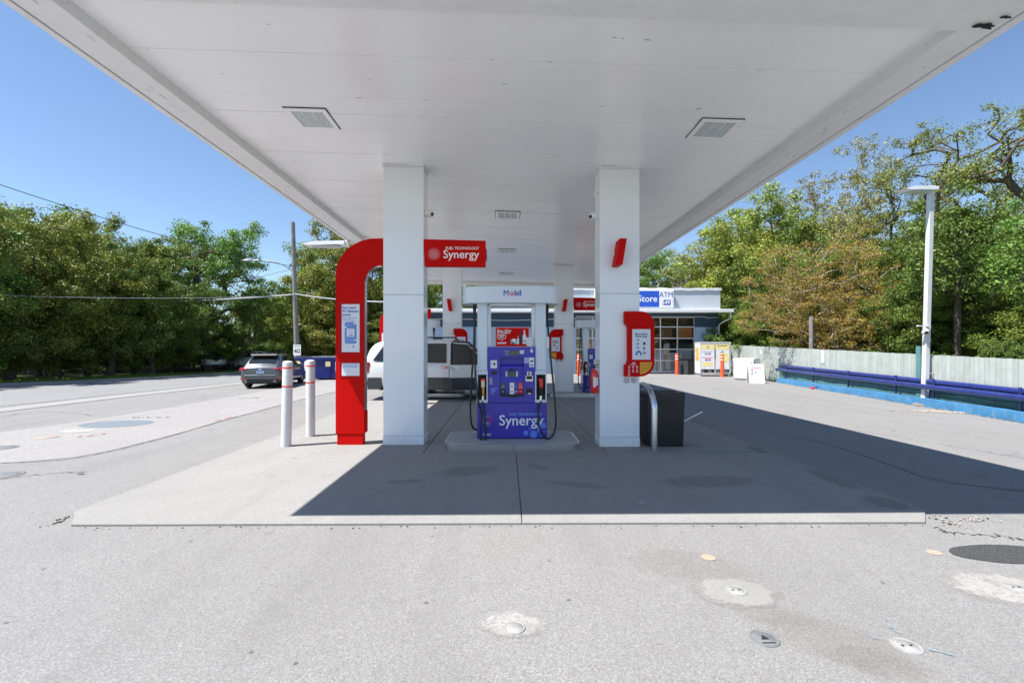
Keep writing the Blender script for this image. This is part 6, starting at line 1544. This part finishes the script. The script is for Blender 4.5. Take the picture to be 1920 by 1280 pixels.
T('yellow', 640, 432, 37, 'yellow_tree', 'tall pale green tree between the utility pole and the red arch', 70, .95, g2)
T('yellow', 575, 520, 40, 'yellow_tree', 'lower pale tree just right of the utility pole', 250, 1.3, g2)
T('dense2', 668, 440, 41, 'dense_tree', 'green tree seen on both sides of the red arch', 110, 1.1, g2)
T('yellow', 655, 560, 36, 'yellow_tree', 'low pale tree behind the dumpsters', 170, 1.4, g2)
T('dense', 735, 455, 40, 'dense_tree', 'tree seen through the opening of the red arch', 0, 1.05, g2)
T('dense2', 700, 580, 35, 'dense_tree', 'low tree behind the tail of the silver vehicle', 220, 1.4, g2)
for k, (px, pt, Y, kd) in enumerate(((800, 500, 46, 'dense'), (860, 505, 48, 'dense2'), (920, 515, 47, 'dense'), (985, 510, 48, 'yellow'), (1040, 515, 46, 'dense2'), (1095, 510, 47, 'dense'))):
    T(kd, px, pt, Y, 'dense_tree' if kd != 'yellow' else 'yellow_tree', ('tree over the left end of the store roof', 'tree behind the store, left of the pump cap', 'tree behind the store over the left half of the pump cap', 'yellow green tree behind the store over the right half of the pump cap', 'tree behind the rear right pillar', 'tree behind the distant red name board')[k], 61*k, 1.2, g2)
for k, (px, pt, Y, kd) in enumerate(((1150, 470, 45, 'dense2'), (1215, 462, 43, 'dense'), (1262, 500, 42, 'dense2'), (1318, 470, 40, 'dense'), (1375, 430, 37, 'yellow'), (1340, 520, 38, 'dense2'))):
    T(kd, px, pt, Y, 'dense_tree' if kd != 'yellow' else 'yellow_tree', ('tree hidden behind the front right pillar', 'tree above the blue part of the store sign', 'low tree above the lottery panel of the sign', 'tree above the bare grey end of the parapet', 'yellow green tree where the canopy edge crosses the woods', 'tree just right of the store wall')[k], 83*k, 1.1, g3)
T('bare', 1290, 420, 36, 'bare_tree', 'nearly bare pale tree above the store parapet', 40, 1.2, g3)
T('bare', 1235, 440, 40, 'bare_tree', 'bare twiggy tree just right of the front pillar', 140, 1.2, g3)
for k, (px, pt, Y, kd, wd) in enumerate(((1410, 425, 33, 'yellow', 1.0), (1440, 372, 34, 'yellow', .9), (1490, 400, 33, 'dense2', 1.0), (1455, 470, 29, 'dense', 1.05), (1700, 400, 24, 'dense2', .95), (1650, 470, 26, 'dense', 1.1), (1770, 440, 21, 'dense2', 1.0), (1845, 430, 20, 'dense', 1.0), (1925, 420, 19, 'dense2', 1.1), (1990, 380, 18, 'dense', 1.1), (1730, 480, 27, 'yellow', 1.2), (1880, 450, 25, 'yellow', 1.3), (1560, 560, 27, 'dense', 1.3), (1610, 430, 32, 'dense2', 1.1), (1520, 470, 36, 'dense', 1.2))):
    T(kd, px, pt, Y, 'dense_tree' if kd != 'yellow' else 'yellow_tree', ('yellow green tree left of the orange budding tree', 'tall yellow green tree touching the canopy edge', 'green tree behind the orange budding tree on its left', 'dark tree at the left foot of the orange budding tree', 'bright green leafy tree left of the lamp post', 'dark green tree between the orange tree and the lamp post', 'green tree just right of the lamp post', 'green tree under the twisted willows', 'tree at the right edge of the photo', 'tree beyond the right edge of the photo', 'yellow green tree behind the lamp post', 'yellow green tree behind the willows at the right', 'low dark tree behind the pale wooden post', 'green tree behind the orange budding tree on its right', 'dark tree deep in the woods behind the orange budding tree')[k], 71*k+15, wd, g3)
T('orange', 1535, 430, 22, 'budding_tree', 'wide orange brown budding tree behind the green fence', 0, 1.12, g3)
T('orange', 1645, 440, 23.5, 'budding_tree', 'second orange brown budding tree, nearer the lamp post', 150, .95, g3)
T('orange', 1590, 520, 20.5, 'budding_tree', 'low orange brown budding tree just behind the fence', 260, 1.2, g3)
T('poplar', 1610, 225, 29, 'poplar_tree', 'tall sparse poplar rising above the orange budding trees', 30, 1.05, g3)
T('poplar', 1530, 300, 34, 'poplar_tree', 'sparse poplar between the canopy edge and the tall poplar', 200, 1.15, g3)
T('poplar', 1470, 345, 38, 'poplar_tree', 'faint sparse poplar close to the canopy edge', 100, 1.1, g3)
T('willow2', 1745, 240, 24, 'willow_tree', 'twisted willow with spread limbs behind the lamp head', 200, .85, g3)
T('willow', 1830, 195, 22, 'willow_tree', 'tall twisted willow right of the lamp post', 60, 1.0, g3)
T('willow2', 1925, 175, 20, 'willow_tree', 'tallest willow leaning at the right edge of the photo', 310, 1.05, g3)
for k, (px, pt, Y, kd) in enumerate(((1690, 545, 19.5, 'dense2'), (1770, 520, 17.5, 'dense'), (1840, 535, 16, 'dense2'), (1915, 505, 15, 'dense'), (1985, 520, 14, 'dense2'), (1400, 560, 30, 'dense'), (1455, 575, 28, 'dense2'))):
    T(kd, px, pt, Y, 'low_tree', ('low bushy tree just left of the lamp post', 'low bushy tree behind the fence right of the teal post', 'low bushy tree under the tall willow', 'low bushy tree near the right edge of the photo', 'low bushy tree beyond the right edge', 'low bushy tree right of the gas cylinder cabinet', 'low bushy tree behind the red notice on the fence')[k], 53*k, 1.45, g3)
# undergrowth behind both fences
r = random.Random(21)
for k in range(9, 18):
    s = 2+k*1.6; p = on(s, 4.0+r.uniform(0, 4)); h = r.uniform(.8, 1.35)
    tree('shrub', K['shrub'], 'leafy shrub in the undergrowth behind the green fence', (p.x, p.y, -.02), r.uniform(0, 6), h, 'shrub', 'undergrowth shrubs behind the green fence')
for k in range(14):
    s = 3+k*1.9; p = on(s, 2.5+r.uniform(0, 4))
    tree('thin_tree', K['thin'], 'slender trunk in the shade behind the green fence', (p.x, p.y, -.02), r.uniform(0, 6), r.uniform(.6, .85), 'tree', 'slender trunks in the shade behind the green fence')
for k in range(22):
    p = FA+FD*(6+k*1.55)+FN*r.uniform(.8, 3.5); h = r.uniform(.8, 1.4)
    tree('shrub', K['shrub'], 'dark shrub behind the wooden picket fence', (p.x, p.y, -.02), r.uniform(0, 6), h, 'shrub', 'undergrowth shrubs behind the picket fence')
for k in range(8):
    c = vp(470+k*28, 650, 42+r.uniform(-3, 5))
    tree('shrub', K['shrub'], 'shrub in the distance behind the cars and dumpsters', (c.x, c.y, -.02), r.uniform(0, 6), r.uniform(.7, 1.1), 'shrub', 'distant shrubs behind the dumpsters')
# leaves growing over the green fence
for k, (px, py) in enumerate(((1438, 640), (1440, 650), (1845, 656), (1862, 645), (1905, 650))):
    best = min((abs(on(q, .6).x/on(q, .6).y-((px-944)/FPX)), q) for q in [j*.1 for j in range(0, 270)])[1]; p = on(best, 1.0)
    tree('shrub', K['shrub'], 'bright sprig of leaves sticking up over the green fence', (p.x, p.y, 1.0), r.uniform(0, 6), .22, 'shrub', 'sprigs growing over the green fence', .42)
